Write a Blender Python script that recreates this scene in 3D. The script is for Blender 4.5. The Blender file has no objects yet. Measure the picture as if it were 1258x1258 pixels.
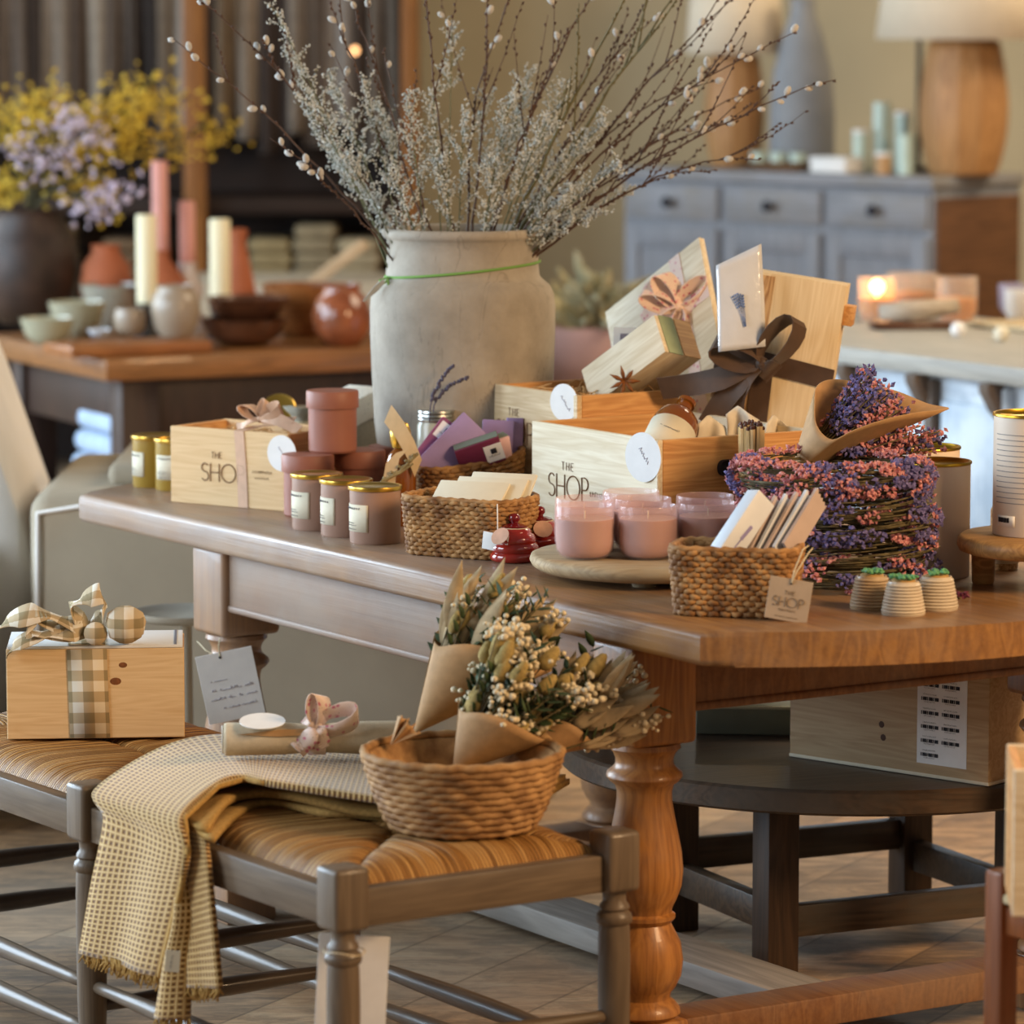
import bpy, bmesh, math, random
from mathutils import Vector, Matrix
from math import sin, cos, pi, radians, sqrt
V3 = Vector
col = bpy.context.scene.collection
rnd = random.Random(7)
# ---------------------------------------------------------------- camera constants
CAM_H = 1.68; F = 5000.0; PITCH = math.atan((629-20)/F)
def P(px, py, z=None, Y=None):
    """point of the room seen at a photo pixel, on the height z or at the depth Y"""
    d = V3((px-629, F*cos(PITCH)+(629-py)*sin(PITCH), -F*sin(PITCH)+(629-py)*cos(PITCH)))
    t = (z-CAM_H)/d.z if z is not None else Y/d.y
    return V3((0,0,CAM_H)) + d*t
def lin(h):
    if isinstance(h, str):
        h = h.lstrip('#'); c = [int(h[i:i+2],16)/255 for i in (0,2,4)]
    else: c = h
    return tuple(x/12.92 if x <= .04045 else ((x+.055)/1.055)**2.4 for x in c)
def T(x=0,y=0,z=0): return Matrix.Translation((x,y,z))
def Rx(a): return Matrix.Rotation(a,4,'X')
def Ry(a): return Matrix.Rotation(a,4,'Y')
def Rz(a): return Matrix.Rotation(a,4,'Z')
def S(x,y,z): return Matrix.Diagonal((x,y,z,1))
def frame(o, x, y):
    """matrix with origin o, x axis along x, y axis near y"""
    x = V3(x).normalized(); z = x.cross(V3(y)).normalized(); y = z.cross(x)
    m = Matrix((x,y,z)).transposed().to_4x4(); m.translation = V3(o); return m
I4 = Matrix.Identity(4)
# ---------------------------------------------------------------- mesh builder
class MB:
    def __init__(s): s.v=[]; s.f=[]; s.uv=[]; s.has=False
    def add(s, vs, fs, M=None, uvs=None):
        b = len(s.v)
        s.v += [M @ V3(p) if M is not None else V3(p) for p in vs]
        s.f += [tuple(b+i for i in f) for f in fs]
        if uvs: s.uv += uvs; s.has = True
        else: s.uv += [None]*len(fs)
        return s
    def bm(s, bm, M=None):
        bm.verts.ensure_lookup_table(); bm.verts.index_update()
        s.add([v.co.copy() for v in bm.verts], [[v.index for v in f.verts] for f in bm.faces], M)
        bm.free(); return s
    def box(s, sx, sy, sz, M=None, bev=.002, seg=2):
        bm = bmesh.new(); bmesh.ops.create_cube(bm, size=1)
        for v in bm.verts: v.co = V3((v.co.x*sx, v.co.y*sy, v.co.z*sz))
        if bev: bmesh.ops.bevel(bm, geom=bm.edges[:], offset=bev, segments=seg, profile=.5, affect='EDGES')
        return s.bm(bm, M)
    def prism(s, poly, h, M=None, bev=0, seg=2):
        bm = bmesh.new(); n = len(poly)
        a = [bm.verts.new((p[0],p[1],0)) for p in poly]; b = [bm.verts.new((p[0],p[1],h)) for p in poly]
        bm.faces.new(a[::-1]); bm.faces.new(b)
        for i in range(n): bm.faces.new((a[i],a[(i+1)%n],b[(i+1)%n],b[i]))
        if bev:
            bm.faces.ensure_lookup_table()
            es = [e for e in bm.edges if abs(e.verts[0].co.z-e.verts[1].co.z) < 1e-6]
            bmesh.ops.bevel(bm, geom=es, offset=bev, segments=seg, profile=.5, affect='EDGES')
        return s.bm(bm, M)
    def lathe(s, prof, M=None, n=32, fn=None):
        vs=[]; fs=[]; rings=[]
        for r,z in prof:
            if r < 1e-6: rings.append([len(vs)]); vs.append((0,0,z))
            else:
                rings.append(list(range(len(vs),len(vs)+n)))
                for i in range(n):
                    a = 2*pi*i/n; k = fn(a,r,z) if fn else 1
                    vs.append((r*k*cos(a), r*k*sin(a), z))
        for A,B in zip(rings, rings[1:]):
            if len(A)==1 and len(B)==1: continue
            for i in range(n):
                j=(i+1)%n
                if len(A)==1: fs.append((A[0],B[j],B[i]))
                elif len(B)==1: fs.append((A[i],A[j],B[0]))
                else: fs.append((A[i],A[j],B[j],B[i]))
        return s.add(vs,fs,M)
    def tube(s, pts, r, n=6, M=None, cap=True, closed=False, lobes=None):
        pts=[V3(p) for p in pts]; m=len(pts)
        rs = r if isinstance(r,(list,tuple)) else [r]*m
        vs=[]; fs=[]; up=None
        for i in range(m):
            if closed: t = pts[(i+1)%m]-pts[i-1]
            else: t = pts[min(i+1,m-1)]-pts[max(i-1,0)]
            if t.length < 1e-9: t = V3((0,0,1))
            t.normalize()
            if up is None: up = V3((0,0,1)) if abs(t.z) < .9 else V3((1,0,0))
            x = up - t*up.dot(t)
            if x.length < 1e-5: x = t.orthogonal()
            x.normalize(); y = t.cross(x); up = x
            if closed: x = V3((0,0,1)); x = (x - t*x.dot(t)).normalized(); y = t.cross(x)
            for k in range(n):
                a = 2*pi*k/n; q = rs[i]
                if lobes: q *= lobes(i,a)
                vs.append(pts[i]+x*(q*cos(a))+y*(q*sin(a)))
        for i in range(m if closed else m-1):
            j=(i+1)%m
            for k in range(n):
                l=(k+1)%n; fs.append((i*n+k,i*n+l,j*n+l,j*n+k))
        if cap and not closed: fs.append(tuple(range(n))[::-1]); fs.append(tuple((m-1)*n+k for k in range(n)))
        return s.add(vs,fs,M)
    def strip(s, pts, sides, th=.0008, M=None):
        """ribbon: centre line, half-width vectors; box section so it has thickness; UV in metres"""
        pts=[V3(p) for p in pts]; m=len(pts); vs=[]; fs=[]; uv=[]; L=[0]
        sides=[V3(q) for q in (sides if isinstance(sides,list) else [sides]*m)]
        for i in range(m):
            if i: L.append(L[-1]+(pts[i]-pts[i-1]).length)
            t = pts[min(i+1,m-1)]-pts[max(i-1,0)]
            nn = t.cross(sides[i])
            nn = nn.normalized()*th*.5 if nn.length > 1e-9 else V3((0,0,th*.5))
            a=pts[i]-sides[i]; b=pts[i]+sides[i]
            vs += [a+nn,b+nn,b-nn,a-nn]
        for i in range(m-1):
            w0=sides[i].length; w1=sides[i+1].length
            for k,(u0,u1) in enumerate(((-1,1),(1,1),(1,-1),(-1,-1))):
                l=(k+1)%4
                fs.append((4*i+k,4*i+l,4*i+4+l,4*i+4+k))
                uv.append(((L[i],u0*w0),(L[i],u1*w0),(L[i+1],u1*w1),(L[i+1],u0*w1)))
        fs += [(3,2,1,0),tuple(4*(m-1)+k for k in range(4))]; uv += [((0,0),)*4]*2
        return s.add(vs,fs,M,uv)
    def grid(s, fn, nu, nv, M=None, uvfn=None, flip=False):
        vs=[fn(i/nu,j/nv) for j in range(nv+1) for i in range(nu+1)]; fs=[]; uv=[]
        for j in range(nv):
            for i in range(nu):
                q=[(i,j),(i+1,j),(i+1,j+1),(i,j+1)]
                if flip: q=q[::-1]
                fs.append(tuple(b*(nu+1)+a for a,b in q))
                if uvfn: uv.append(tuple(uvfn(a/nu,b/nv) for a,b in q))
        return s.add(vs,fs,M,uv if uvfn else None)
    def ball(s, c, rx, ry=None, rz=None, n=10, m=6, M=None, R=None):
        ry = ry or rx; rz = rz or rx; b = MB()
        b.lathe([(sin(pi*i/m),-cos(pi*i/m)) for i in range(m+1)], None, n)
        mm = T(*c) @ (R if R is not None else I4) @ S(rx,ry,rz)
        return s.add(b.v,b.f,(M @ mm) if M is not None else mm)
    def build(s, name, mat, parent=None, smooth=35, solid=0, loc=None, sub=0):
        me = bpy.data.meshes.new(name); me.from_pydata([tuple(v) for v in s.v],[],s.f)
        if s.has:
            ul = me.uv_layers.new(name='UVMap'); k=0; dat=[0.0]*(2*len(me.loops))
            for p,u in zip(me.polygons,s.uv):
                if u:
                    for q,li in enumerate(p.loop_indices): dat[2*li],dat[2*li+1]=u[q]
            ul.data.foreach_set('uv',dat)
        if smooth:
            me.polygons.foreach_set('use_smooth',[True]*len(me.polygons))
            if smooth < 180: me.set_sharp_from_angle(angle=radians(smooth))
        me.update()
        o = bpy.data.objects.new(name, me); col.objects.link(o)
        if mat: me.materials.append(mat)
        if parent: o.parent = parent
        if loc is not None: o.location = loc
        if sub: md=o.modifiers.new('Subdivision','SUBSURF'); md.levels=sub; md.render_levels=sub
        if solid: md=o.modifiers.new('Solidify','SOLIDIFY'); md.thickness=solid; md.offset=0
        return o
def tag(o, label, cat, group=None, kind=None):
    o['label']=label; o['category']=cat
    if group: o['group']=group
    if kind: o['kind']=kind
    return o
def thing(name, label, cat, loc=(0,0,0), rz=0, group=None, rot=None):
    o = bpy.data.objects.new(name,None); col.objects.link(o); o.empty_display_size=.02
    o.location=loc; o.rotation_euler=rot if rot else (0,0,rz)
    return tag(o,label,cat,group)
def dup(root, loc, rz=None, label=None, rot=None, scale=None):
    def cp(o,p):
        c=o.copy(); col.objects.link(c)
        if p: c.parent=p
        for k in list(o.children): cp(k,c)
        return c
    r=cp(root,None); r.location=loc
    if rot is not None: r.rotation_euler=rot
    elif rz is not None: r.rotation_euler=(0,0,rz)
    if label: r['label']=label
    if scale: r.scale=(scale,)*3
    return r
def struct(o): o['kind']='structure'; return o
# ---------------------------------------------------------------- materials
class NT:
    def __init__(s,name):
        s.m=bpy.data.materials.new(name); s.m.use_nodes=True; s.t=s.m.node_tree; s.t.nodes.clear()
        s.o=s.n('ShaderNodeOutputMaterial'); s.b=s.n('ShaderNodeBsdfPrincipled')
        s.l(s.b.outputs[0],s.o.inputs[0]); s.tc=s.n('ShaderNodeTexCoord')
    def n(s,t,**k):
        x=s.t.nodes.new(t)
        for a,b in k.items(): setattr(x,a,b)
        return x
    def l(s,a,b): s.t.links.new(a,b)
    def mapping(s,coord='Object',scale=(1,1,1),loc=(0,0,0),rot=(0,0,0)):
        m=s.n('ShaderNodeMapping'); s.l(s.tc.outputs[coord],m.inputs[0])
        m.inputs['Scale'].default_value=scale; m.inputs['Location'].default_value=loc; m.inputs['Rotation'].default_value=rot
        return m.outputs[0]
    def noise(s,vec,scale=5,detail=4,rough=.55,dist=0):
        x=s.n('ShaderNodeTexNoise'); s.l(vec,x.inputs['Vector'])
        for k,v in (('Scale',scale),('Detail',detail),('Roughness',rough),('Distortion',dist)): x.inputs[k].default_value=v
        return x.outputs['Fac']
    def ramp(s,fac,stops,interp='LINEAR'):
        r=s.n('ShaderNodeValToRGB'); s.l(fac,r.inputs[0]); r.color_ramp.interpolation=interp
        e=r.color_ramp.elements
        while len(e)<len(stops): e.new(.5)
        for i,(p,c) in enumerate(stops):
            e[i].position=p; e[i].color=(*c[:3],1)
        return r.outputs[0]
    def math(s,op,a,b=None,c=None):
        x=s.n('ShaderNodeMath',operation=op)
        for i,q in enumerate((a,b,c)):
            if q is None: continue
            if isinstance(q,(int,float)): x.inputs[i].default_value=q
            else: s.l(q,x.inputs[i])
        return x.outputs[0]
    def mix(s,fac,a,b,mode='MIX'):
        x=s.n('ShaderNodeMix',data_type='RGBA',blend_type=mode)
        for i,q in ((0,fac),(6,a),(7,b)):
            if isinstance(q,(int,float)): x.inputs[i].default_value=q
            elif isinstance(q,tuple): x.inputs[i].default_value=(*q[:3],1)
            else: s.l(q,x.inputs[i])
        return x.outputs[2]
    def bump(s,h,strength=.3,dist=.01):
        b=s.n('ShaderNodeBump'); b.inputs['Strength'].default_value=strength; b.inputs['Distance'].default_value=dist
        s.l(h,b.inputs['Height']); s.l(b.outputs[0],s.b.inputs['Normal'])
    def sep(s,vec):
        x=s.n('ShaderNodeSeparateXYZ'); s.l(vec,x.inputs[0]); return x.outputs
    def fin(s,color=None,rough=.6,metal=0,spec=.4,sheen=0,trans=0,ior=1.45,sss=0,coat=0,emit=None,es=0,alpha=1):
        b=s.b.inputs
        if color is not None:
            if isinstance(color,tuple): b['Base Color'].default_value=(*color[:3],1)
            else: s.l(color,b['Base Color'])
        b['Roughness'].default_value=rough; b['Metallic'].default_value=metal; b['Specular IOR Level'].default_value=spec
        b['Sheen Weight'].default_value=sheen; b['Transmission Weight'].default_value=trans; b['IOR'].default_value=ior
        b['Coat Weight'].default_value=coat; b['Alpha'].default_value=alpha
        if sss: b['Subsurface Weight'].default_value=sss; b['Subsurface Radius'].default_value=(.02,.01,.006); b['Subsurface Scale'].default_value=.5
        if emit: b['Emission Color'].default_value=(*emit,1); b['Emission Strength'].default_value=es
        return s.m
def plain(name,c,var=.0,scale=20,stretch=(1,1,1),bump=0,bscale=None,coord='Object',bd=.003,c2=None,**k):
    n=NT(name); a=lin(c)
    if not var and not c2 and not bump: return n.fin(a,**k)
    vec=n.mapping(coord,stretch); f=n.noise(vec,scale)
    d=lin(c2) if c2 else tuple(min(1,x*(1+var)) for x in a)
    e=a if c2 else tuple(x*(1-var) for x in a)
    cc=n.ramp(f,[(.35,e),(.65,d)])
    if bump:
        g=n.noise(vec,bscale or scale*3,3); n.bump(g,bump,bd)
    return n.fin(cc,**k)
def wood(name,dark,light,axis=0,scale=1.,rough=.55,ring=.5,knots=False,bump=.15,coat=0,spec=.4,wear=None,zs=1.,lightx=None):
    """long-grained wood, grain along the local axis"""
    n=NT(name); st=[9.*scale]*3; st[axis]=.7*scale; st[2]*=zs
    v=n.mapping('Object',tuple(st)); big=n.noise(v,2.2,3,.5,.6)
    st2=[120.*scale]*3; st2[axis]=3.*scale
    fine=n.noise(n.mapping('Object',tuple(st2)),1.,3,.6)
    w=n.math('FRACT',n.math('MULTIPLY',big,7.))
    w=n.math('MULTIPLY',n.math('ABSOLUTE',n.math('SUBTRACT',w,.5)),2.)
    f=n.math('ADD',n.math('MULTIPLY',w,ring),n.math('MULTIPLY',fine,1-ring))
    c=n.ramp(f,[(.1,lin(dark)),(.75,lin(light))])
    blot=n.noise(n.mapping('Object'),3.,3)
    c=n.mix(n.math('MULTIPLY',blot,.35),c,lin(dark))
    if wear:
        wn=n.noise(n.mapping('Object'),4.,5,.65)
        wf=n.math('MULTIPLY',n.ramp(wn,[(.42,(0,0,0)),(.62,(1,1,1))]),.8)
        if lightx:   # greyer towards one end: cool daylight painted in along with the wash
            gx=n.math('DIVIDE',n.math('SUBTRACT',n.sep(n.mapping('Object'))[0],lightx[1]),lightx[0]-lightx[1])
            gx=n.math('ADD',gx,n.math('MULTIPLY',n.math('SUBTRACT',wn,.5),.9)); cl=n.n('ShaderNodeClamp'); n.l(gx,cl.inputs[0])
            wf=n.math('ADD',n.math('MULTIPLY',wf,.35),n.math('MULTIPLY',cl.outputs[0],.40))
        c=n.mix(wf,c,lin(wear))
    if knots:
        vo=n.n('ShaderNodeTexVoronoi'); sc=[9.*scale]*3; sc[axis]=5.*scale
        n.l(n.mapping('Object',tuple(sc),loc=(.3,.7,.1)),vo.inputs['Vector']); vo.inputs['Scale'].default_value=.8
        k=n.ramp(vo.outputs['Distance'],[(.05,(1,1,1)),(.14,(0,0,0))])
        c=n.mix(n.math('MULTIPLY',k,.7),c,lin('#6b3a1a'))
    if bump: n.bump(fine,bump,.002)
    return n.fin(c,rough=rough,coat=coat,spec=spec)
# ---------------------------------------------------------------- setting
def floor_mat():
    n=NT('weathered_planks'); v=n.mapping('Object',rot=(0,0,radians(-62)))
    s=n.sep(v); row=n.math('FLOOR',n.math('DIVIDE',s[1],.21))
    wn=n.n('ShaderNodeTexWhiteNoise',noise_dimensions='1D'); n.l(row,wn.inputs['W'])
    off=n.math('MULTIPLY',wn.outputs['Value'],7.)
    cell=n.math('FLOOR',n.math('DIVIDE',n.math('ADD',s[0],off),1.7))
    wn2=n.n('ShaderNodeTexWhiteNoise',noise_dimensions='2D')
    cb=n.n('ShaderNodeCombineXYZ'); n.l(row,cb.inputs[0]); n.l(cell,cb.inputs[1]); n.l(cb.outputs[0],wn2.inputs['Vector'])
    g=n.noise(n.mapping('Object',(2.6,13,1),rot=(0,0,radians(-62))),2.2,7,.7,1.1)
    c=n.ramp(n.math('ADD',n.math('MULTIPLY',g,.75),n.math('MULTIPLY',wn2.outputs['Value'],.3)),
        [(.26,lin('#57463a')),(.42,lin('#9a7d5e')),(.58,lin('#c7a178')),(.78,lin('#d9bd95'))])
    mot=n.noise(n.mapping('Object',(3,7,1),rot=(0,0,radians(-62))),2.4,6,.75,.8)
    c=n.mix(n.ramp(mot,[(.40,(1,1,1)),(.56,(0,0,0))]),c,n.mix(.5,c,lin('#4a3b2e')))
    big=n.noise(n.mapping('Object',(1,1,1)),.9,4)
    c=n.mix(n.ramp(big,[(.42,(0,0,0)),(.6,(1,1,1))]),c,n.mix(.45,c,lin('#8d877c')))
    fr=n.math('FRACT',n.math('DIVIDE',s[1],.21))
    edge=n.math('LESS_THAN',n.math('ABSOLUTE',n.math('SUBTRACT',fr,.5)),.485)
    c=n.mix(edge,n.mix(.4,c,lin('#3a2f24')),c); n.bump(g,.25,.004)
    return n.fin(c,rough=.6)
f=MB(); f.box(18,26,.1,T(0,9,-.05),0); struct(f.build('floor',floor_mat()))
WALL=plain('plaster','#aaa28a',.06,1.5,rough=.9,bump=.1,bscale=12)
WY=15.75
w=MB(); w.box(18,.2,4.2,T(0,WY+.1,2.1),0); struct(w.build('wall_back',WALL))
w=MB(); w.box(18,.03,.16,T(0,WY-.016,.08),.004); struct(w.build('baseboard_back',plain('trim_paint','#a79c82',rough=.6)))
# ---------------------------------------------------------------- the long display table
TZ=.76
TA=P(97,607,TZ); TO=P(860,776,TZ); U=(TA-TO); TL=U.length; U.normalize(); W=V3((U.y,-U.x,0)); TW=1.02
YT=math.atan2(-U.y,-U.x)          # local x runs from the far left end towards the camera's right
def TB(u,v,z=TZ): p=TO+U*u+W*v; p.z=z; return p
OAK=wood('oak_top','#6d4829','#a0733f',0,1.,.42,.4,bump=.35,coat=.1,wear='#93857a',spec=.5,zs=.25,lightx=(-1.2,-.25))
OAKL=wood('oak_leg','#7a4a22','#b57c3e',2,1.,.42,.4,bump=.12,coat=.15,wear='#88796b',lightx=(-1.5,-.2))
OAKA=wood('oak_apron','#66412a','#8f6540',0,1.,.55,.35,bump=.2,spec=.35,wear='#86796c',zs=.25,lightx=(-.9,-.25))
GREYOAK=wood('greyed_oak','#77716a','#a29a90',0,1.,.6,.4,bump=.15)
tab=thing('dining_table','long weathered oak table with turned legs and bowed ends carrying the gift display','table',TO*1,YT)
tab.location.z=0
def tl(u,v): return (-u,v)        # table frame (u,v) -> local xy of the table
R_=(TW*TW/4+.175**2)/(2*.175)
def bow(v): return sqrt(R_*R_-(v-TW/2)**2)-(R_-.175)
poly=[]
for i in range(25):
    v=TW*i/24; poly.append(tl(-bow(v),v))
for i in range(25):
    v=TW*(1-i/24); poly.append(tl(TL+bow(v),v))
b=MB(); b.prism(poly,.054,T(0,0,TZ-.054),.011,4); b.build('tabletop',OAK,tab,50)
LU=(.28,1.633); LV=(.09,TW-.09)
legp=[(.04,.545),(.056,.541),(.058,.533),(.05,.525),(.046,.515),(.047,.505),(.053,.499),(.06,.493),(.061,.487),(.056,.48),
 (.047,.473),(.044,.462),(.044,.45),(.047,.43),(.053,.40),(.06,.365),(.0625,.335),(.06,.31),(.052,.288),(.046,.276),(.044,.268),(.05,.264),
 (.05,.258),(.043,.25),(.05,.236),(.059,.218),(.063,.19),(.06,.165),(.051,.146),(.043,.136),(.042,.128),(.05,.122),(.058,.112),(.059,.104),(.05,.096),(.046,.095),(0,.095)]
for u in LU:
    for v in LV:
        x,y=tl(u,v); b=MB()
        b.box(.122,.122,.163,T(x,y,.624),.01,3)
        b.lathe([(0,.5425)]+legp,T(x,y,0),40)
        b.box(.105,.105,.0965,T(x,y,.04825),.006,2)
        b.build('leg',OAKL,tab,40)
lx=(LU[1]-LU[0])-.122
for v in (LV[0]-.035,LV[1]+.035):
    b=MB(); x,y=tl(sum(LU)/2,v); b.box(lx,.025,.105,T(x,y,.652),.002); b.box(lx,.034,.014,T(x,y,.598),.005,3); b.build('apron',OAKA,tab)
for u in (LU[0]-.035,LU[1]+.035):
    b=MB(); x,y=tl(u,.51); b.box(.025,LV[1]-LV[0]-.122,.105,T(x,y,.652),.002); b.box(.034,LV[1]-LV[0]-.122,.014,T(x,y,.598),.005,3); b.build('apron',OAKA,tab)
for u in LU:
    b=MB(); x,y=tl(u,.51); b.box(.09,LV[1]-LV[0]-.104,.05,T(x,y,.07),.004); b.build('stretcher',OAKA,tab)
b=MB(); x,y=tl(sum(LU)/2,.5); b.box(LU[1]-LU[0]-.09,.12,.045,T(x,y,.0425),.004); b.build('stretcher',GREYOAK,tab)
# ---------------------------------------------------------------- shared materials and helpers for the gifts
PINE=wood('pine','#cda673','#e6c696',0,1.6,.6,.3,bump=.1)
PINEY=wood('pine_end_warmlit','#b57c46','#dba96c',1,1.6,.6,.5,bump=.1)  # warm light painted into the pine of the crate ends
CREAMP=wood('pale_pine','#c9b48f','#e6dac0',0,1.4,.62,.4,bump=.1,knots=True)
CREAMZ=wood('pale_pine_upright','#cdb389','#e4cfa8',2,1.4,.62,.35,bump=.1)
INK=plain('brown_ink','#78563a',rough=.8)
PALEINK=plain('pale_ink','#9d9aa8',rough=.9)
GREYINK=plain('grey_ink','#6d6a70',rough=.8)
PAPERW=plain('white_card','#e6e4e0',.03,30,rough=.8)
PAPERC=plain('cream_card','#d9d0b8',.03,30,rough=.8)
KRAFT=plain('kraft_paper','#b08a5e',.08,60,rough=.75,bump=.1,bscale=25)
STRING=plain('twine','#cdbf9f',.1,200,rough=.9)
GOLD=plain('gold_lid','#c9a24a',rough=.28,metal=1)
BLACKISH=plain('black_print','#23222a',rough=.7)
def polyarc(cx,cy,r,a0,a1,n=10,sx=1): return [(cx+sx*r*cos(radians(a0+(a1-a0)*i/n)),cy+r*sin(radians(a0+(a1-a0)*i/n))) for i in range(n+1)]
GL={'T':(.6,[[(0,1),(.6,1)],[(.3,1),(.3,0)]]),'H':(.62,[[(0,0),(0,1)],[(.62,0),(.62,1)],[(0,.5),(.62,.5)]]),
 'E':(.5,[[(.5,1),(0,1),(0,0),(.5,0)],[(0,.52),(.4,.52)]]),'O':(1.0,[polyarc(.5,.5,.5,0,360,24)]),
 'P':(.48,[[(0,0),(0,1)]+polyarc(.22,.74,.26,90,-90,8)+[(0,.48)]]),
 'S':(.46,[polyarc(.23,.75,.23,35,270,9)+polyarc(.23,.27,.25,90,-145,9)])}
def letters(b,text,h,M,w=.05,gap=.24,y0=0):
    """thin stroke capitals in the local xy plane of M, centred on x"""
    wd=sum((GL[c][0] if c in GL else .4)+gap for c in text)-gap; x=-wd/2
    for c in text:
        if c in GL:
            for st in GL[c][1]: b.tube([((x+p[0])*h,p[1]*h+y0,0) for p in st],w*h,4,M)
            x+=GL[c][0]+gap
        else: x+=.4+gap
def scribble(b,w,h,M,seed=1,y0=0,cur=False,r=None):
    """tiny writing too small to read: a row of uneven little strokes"""
    q=random.Random(seed); x=-w/2
    while x<w/2:
        k=h*q.uniform(.45,.8)
        if cur:
            pts=[(x+k*t/4,y0+h*.5*(q.random() if i%2 else .1*q.random()),0) for i,t in enumerate(range(5))]
            b.tube(pts,r or h*.07,4,M); x+=k*1.05
            if q.random()<.18: x+=k*.9
        else:
            b.tube([(x,y0,0),(x,y0+h,0)],r or h*.09,4,M)
            if q.random()<.6: b.tube([(x,y0+h*q.choice((0,.5,1)),0),(x+k*.6,y0+h*q.choice((0,.5,1)),0)],r or h*.09,4,M)
            x+=k+h*.25
def on_face(px,py,root,n=(0,-1,0),o=(0,0,0)):
    """local point of a thing's flat face seen at a photo pixel"""
    Mx=root.matrix_basis; R3=Mx.to_3x3(); nn=R3@V3(n); oo=Mx@V3(o); c=V3((0,0,CAM_H)); d=P(px,py,Y=1)-c
    t=(oo-c).dot(nn)/d.dot(nn); return Mx.inverted()@(c+d*t)
FX=Rx(pi/2)                        # xy plane -> xz plane facing -y
def crate(name,label,L,D,H,loc,rz,m1,m2,cat='box',th=.011):
    t=thing(name,label,cat,loc,rz)
    for s in (-1,1):
        b=MB(); b.box(L,th,H,T(0,s*(D-th)/2,H/2),.0012,1); b.build('side_panel',m1,t)
        b=MB(); b.box(th,D-2*th,H-.001,T(s*(L-th)/2,0,H/2),.0012,1); b.build('end_panel',m2,t)
    b=MB(); b.box(L-2*th,D-2*th,th,T(0,0,th/2),0); b.build('base_panel',m1,t)
    bpy.context.view_layer.update(); return t
def price_disc(parent,p,r,rz=0,seed=3,M=None):
    M=M if M is not None else T(*p)@Rz(rz)@FX
    b=MB(); b.lathe([(0,0),(r,0),(r,.0012),(0,.0012)],M,36); d=b.build('price_tag',PAPERW,parent)
    k=MB(); scribble(k,r*.75,r*.38,M@T(0,r*.02,.0013)@Rz(-.9),seed,cur=True,r=.0008); k.build('handwriting',PALEINK,d)
    return d
def bows(b,c,x,y,z,size,w,loops,tails,th=.0012):
    """fabric bow: loops (angle, length, width k) and tails as strips in the frame x (right) y (up) z (out)"""
    c=V3(c);x=V3(x);y=V3(y);z=V3(z)
    for a,l,k in loops:
        d=x*cos(a)+y*sin(a); s=(z*.8+(x*-sin(a)+y*cos(a))*.6).normalized()
        pts=[];sd=[]
        for i in range(15):
            t=i/14; q=2*pi*t
            pts.append(c+d*(l*size*(1-cos(q))/2)+(x*-sin(a)+y*cos(a))*(sin(q)*size*.22*l)+z*(.004+.015*sin(pi*t)))
            sd.append(s*(w*k*(.35+.65*abs(sin(pi*t)))))
        b.strip(pts,sd,th)
    for a,l,k,cv in tails:
        d=x*cos(a)+y*sin(a); pe=(x*-sin(a)+y*cos(a)); pts=[];sd=[]
        for i in range(11):
            t=i/10
            pts.append(c+d*(l*size*t)+pe*(cv*size*sin(pi*t))+z*(.006+.008*sin(5*t)))
            sd.append((pe*.9+z*.4*sin(4*t))*(w*k*(.4+.6*min(1,t*2.5))))
        b.strip(pts,sd,th)
    b.ball(c+z*.006,w*.55,w*.45,w*.55)
def cards(name,label,cat,p,w,h,th,ang,m,tilt=0,yaw=0,group=None,bev=.0015):
    M=Rz(yaw)@Rx(-tilt)@Ry(ang)
    t=thing(name,label,cat,p,rot=M.to_euler(),group=group)
    b=MB(); b.box(w,th,h,None,bev,2); b.build('packet',m,t); return t
# ---------------------------------------------------------------- seagrass baskets
SEAG=plain('seagrass','#6f4825',0,30,c2='#b98b55',rough=.75,bump=.35,bscale=240,bd=.002)
SEAGR=plain('seagrass_coil','#7f5a35',0,30,c2='#b38a59',rough=.75,bump=.3,bscale=260,bd=.002)
def rrect(L,Wd,r,n):
    a,b_=L/2-r,Wd/2-r; pts=[]
    cs=((a,-b_,-90),(a,b_,0),(-a,b_,90),(-a,-b_,180)); raw=[]
    for cx,cy,a0 in cs:
        for i in range(13):
            an=radians(a0+90*i/12); raw.append((V3((cx+r*cos(an),cy+r*sin(an),0)),V3((cos(an),sin(an),0))))
    Ls=[0]
    for i in range(len(raw)): Ls.append(Ls[-1]+(raw[(i+1)%len(raw)][0]-raw[i][0]).length)
    j=0
    for i in range(n):
        s=Ls[-1]*i/n
        while Ls[j+1]<s: j+=1
        f=(s-Ls[j])/max(1e-9,Ls[j+1]-Ls[j]); p0,n0=raw[j]; p1,n1=raw[(j+1)%len(raw)]
        pts.append((p0.lerp(p1,f),n0.lerp(n1,f).normalized()))
    return pts
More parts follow.
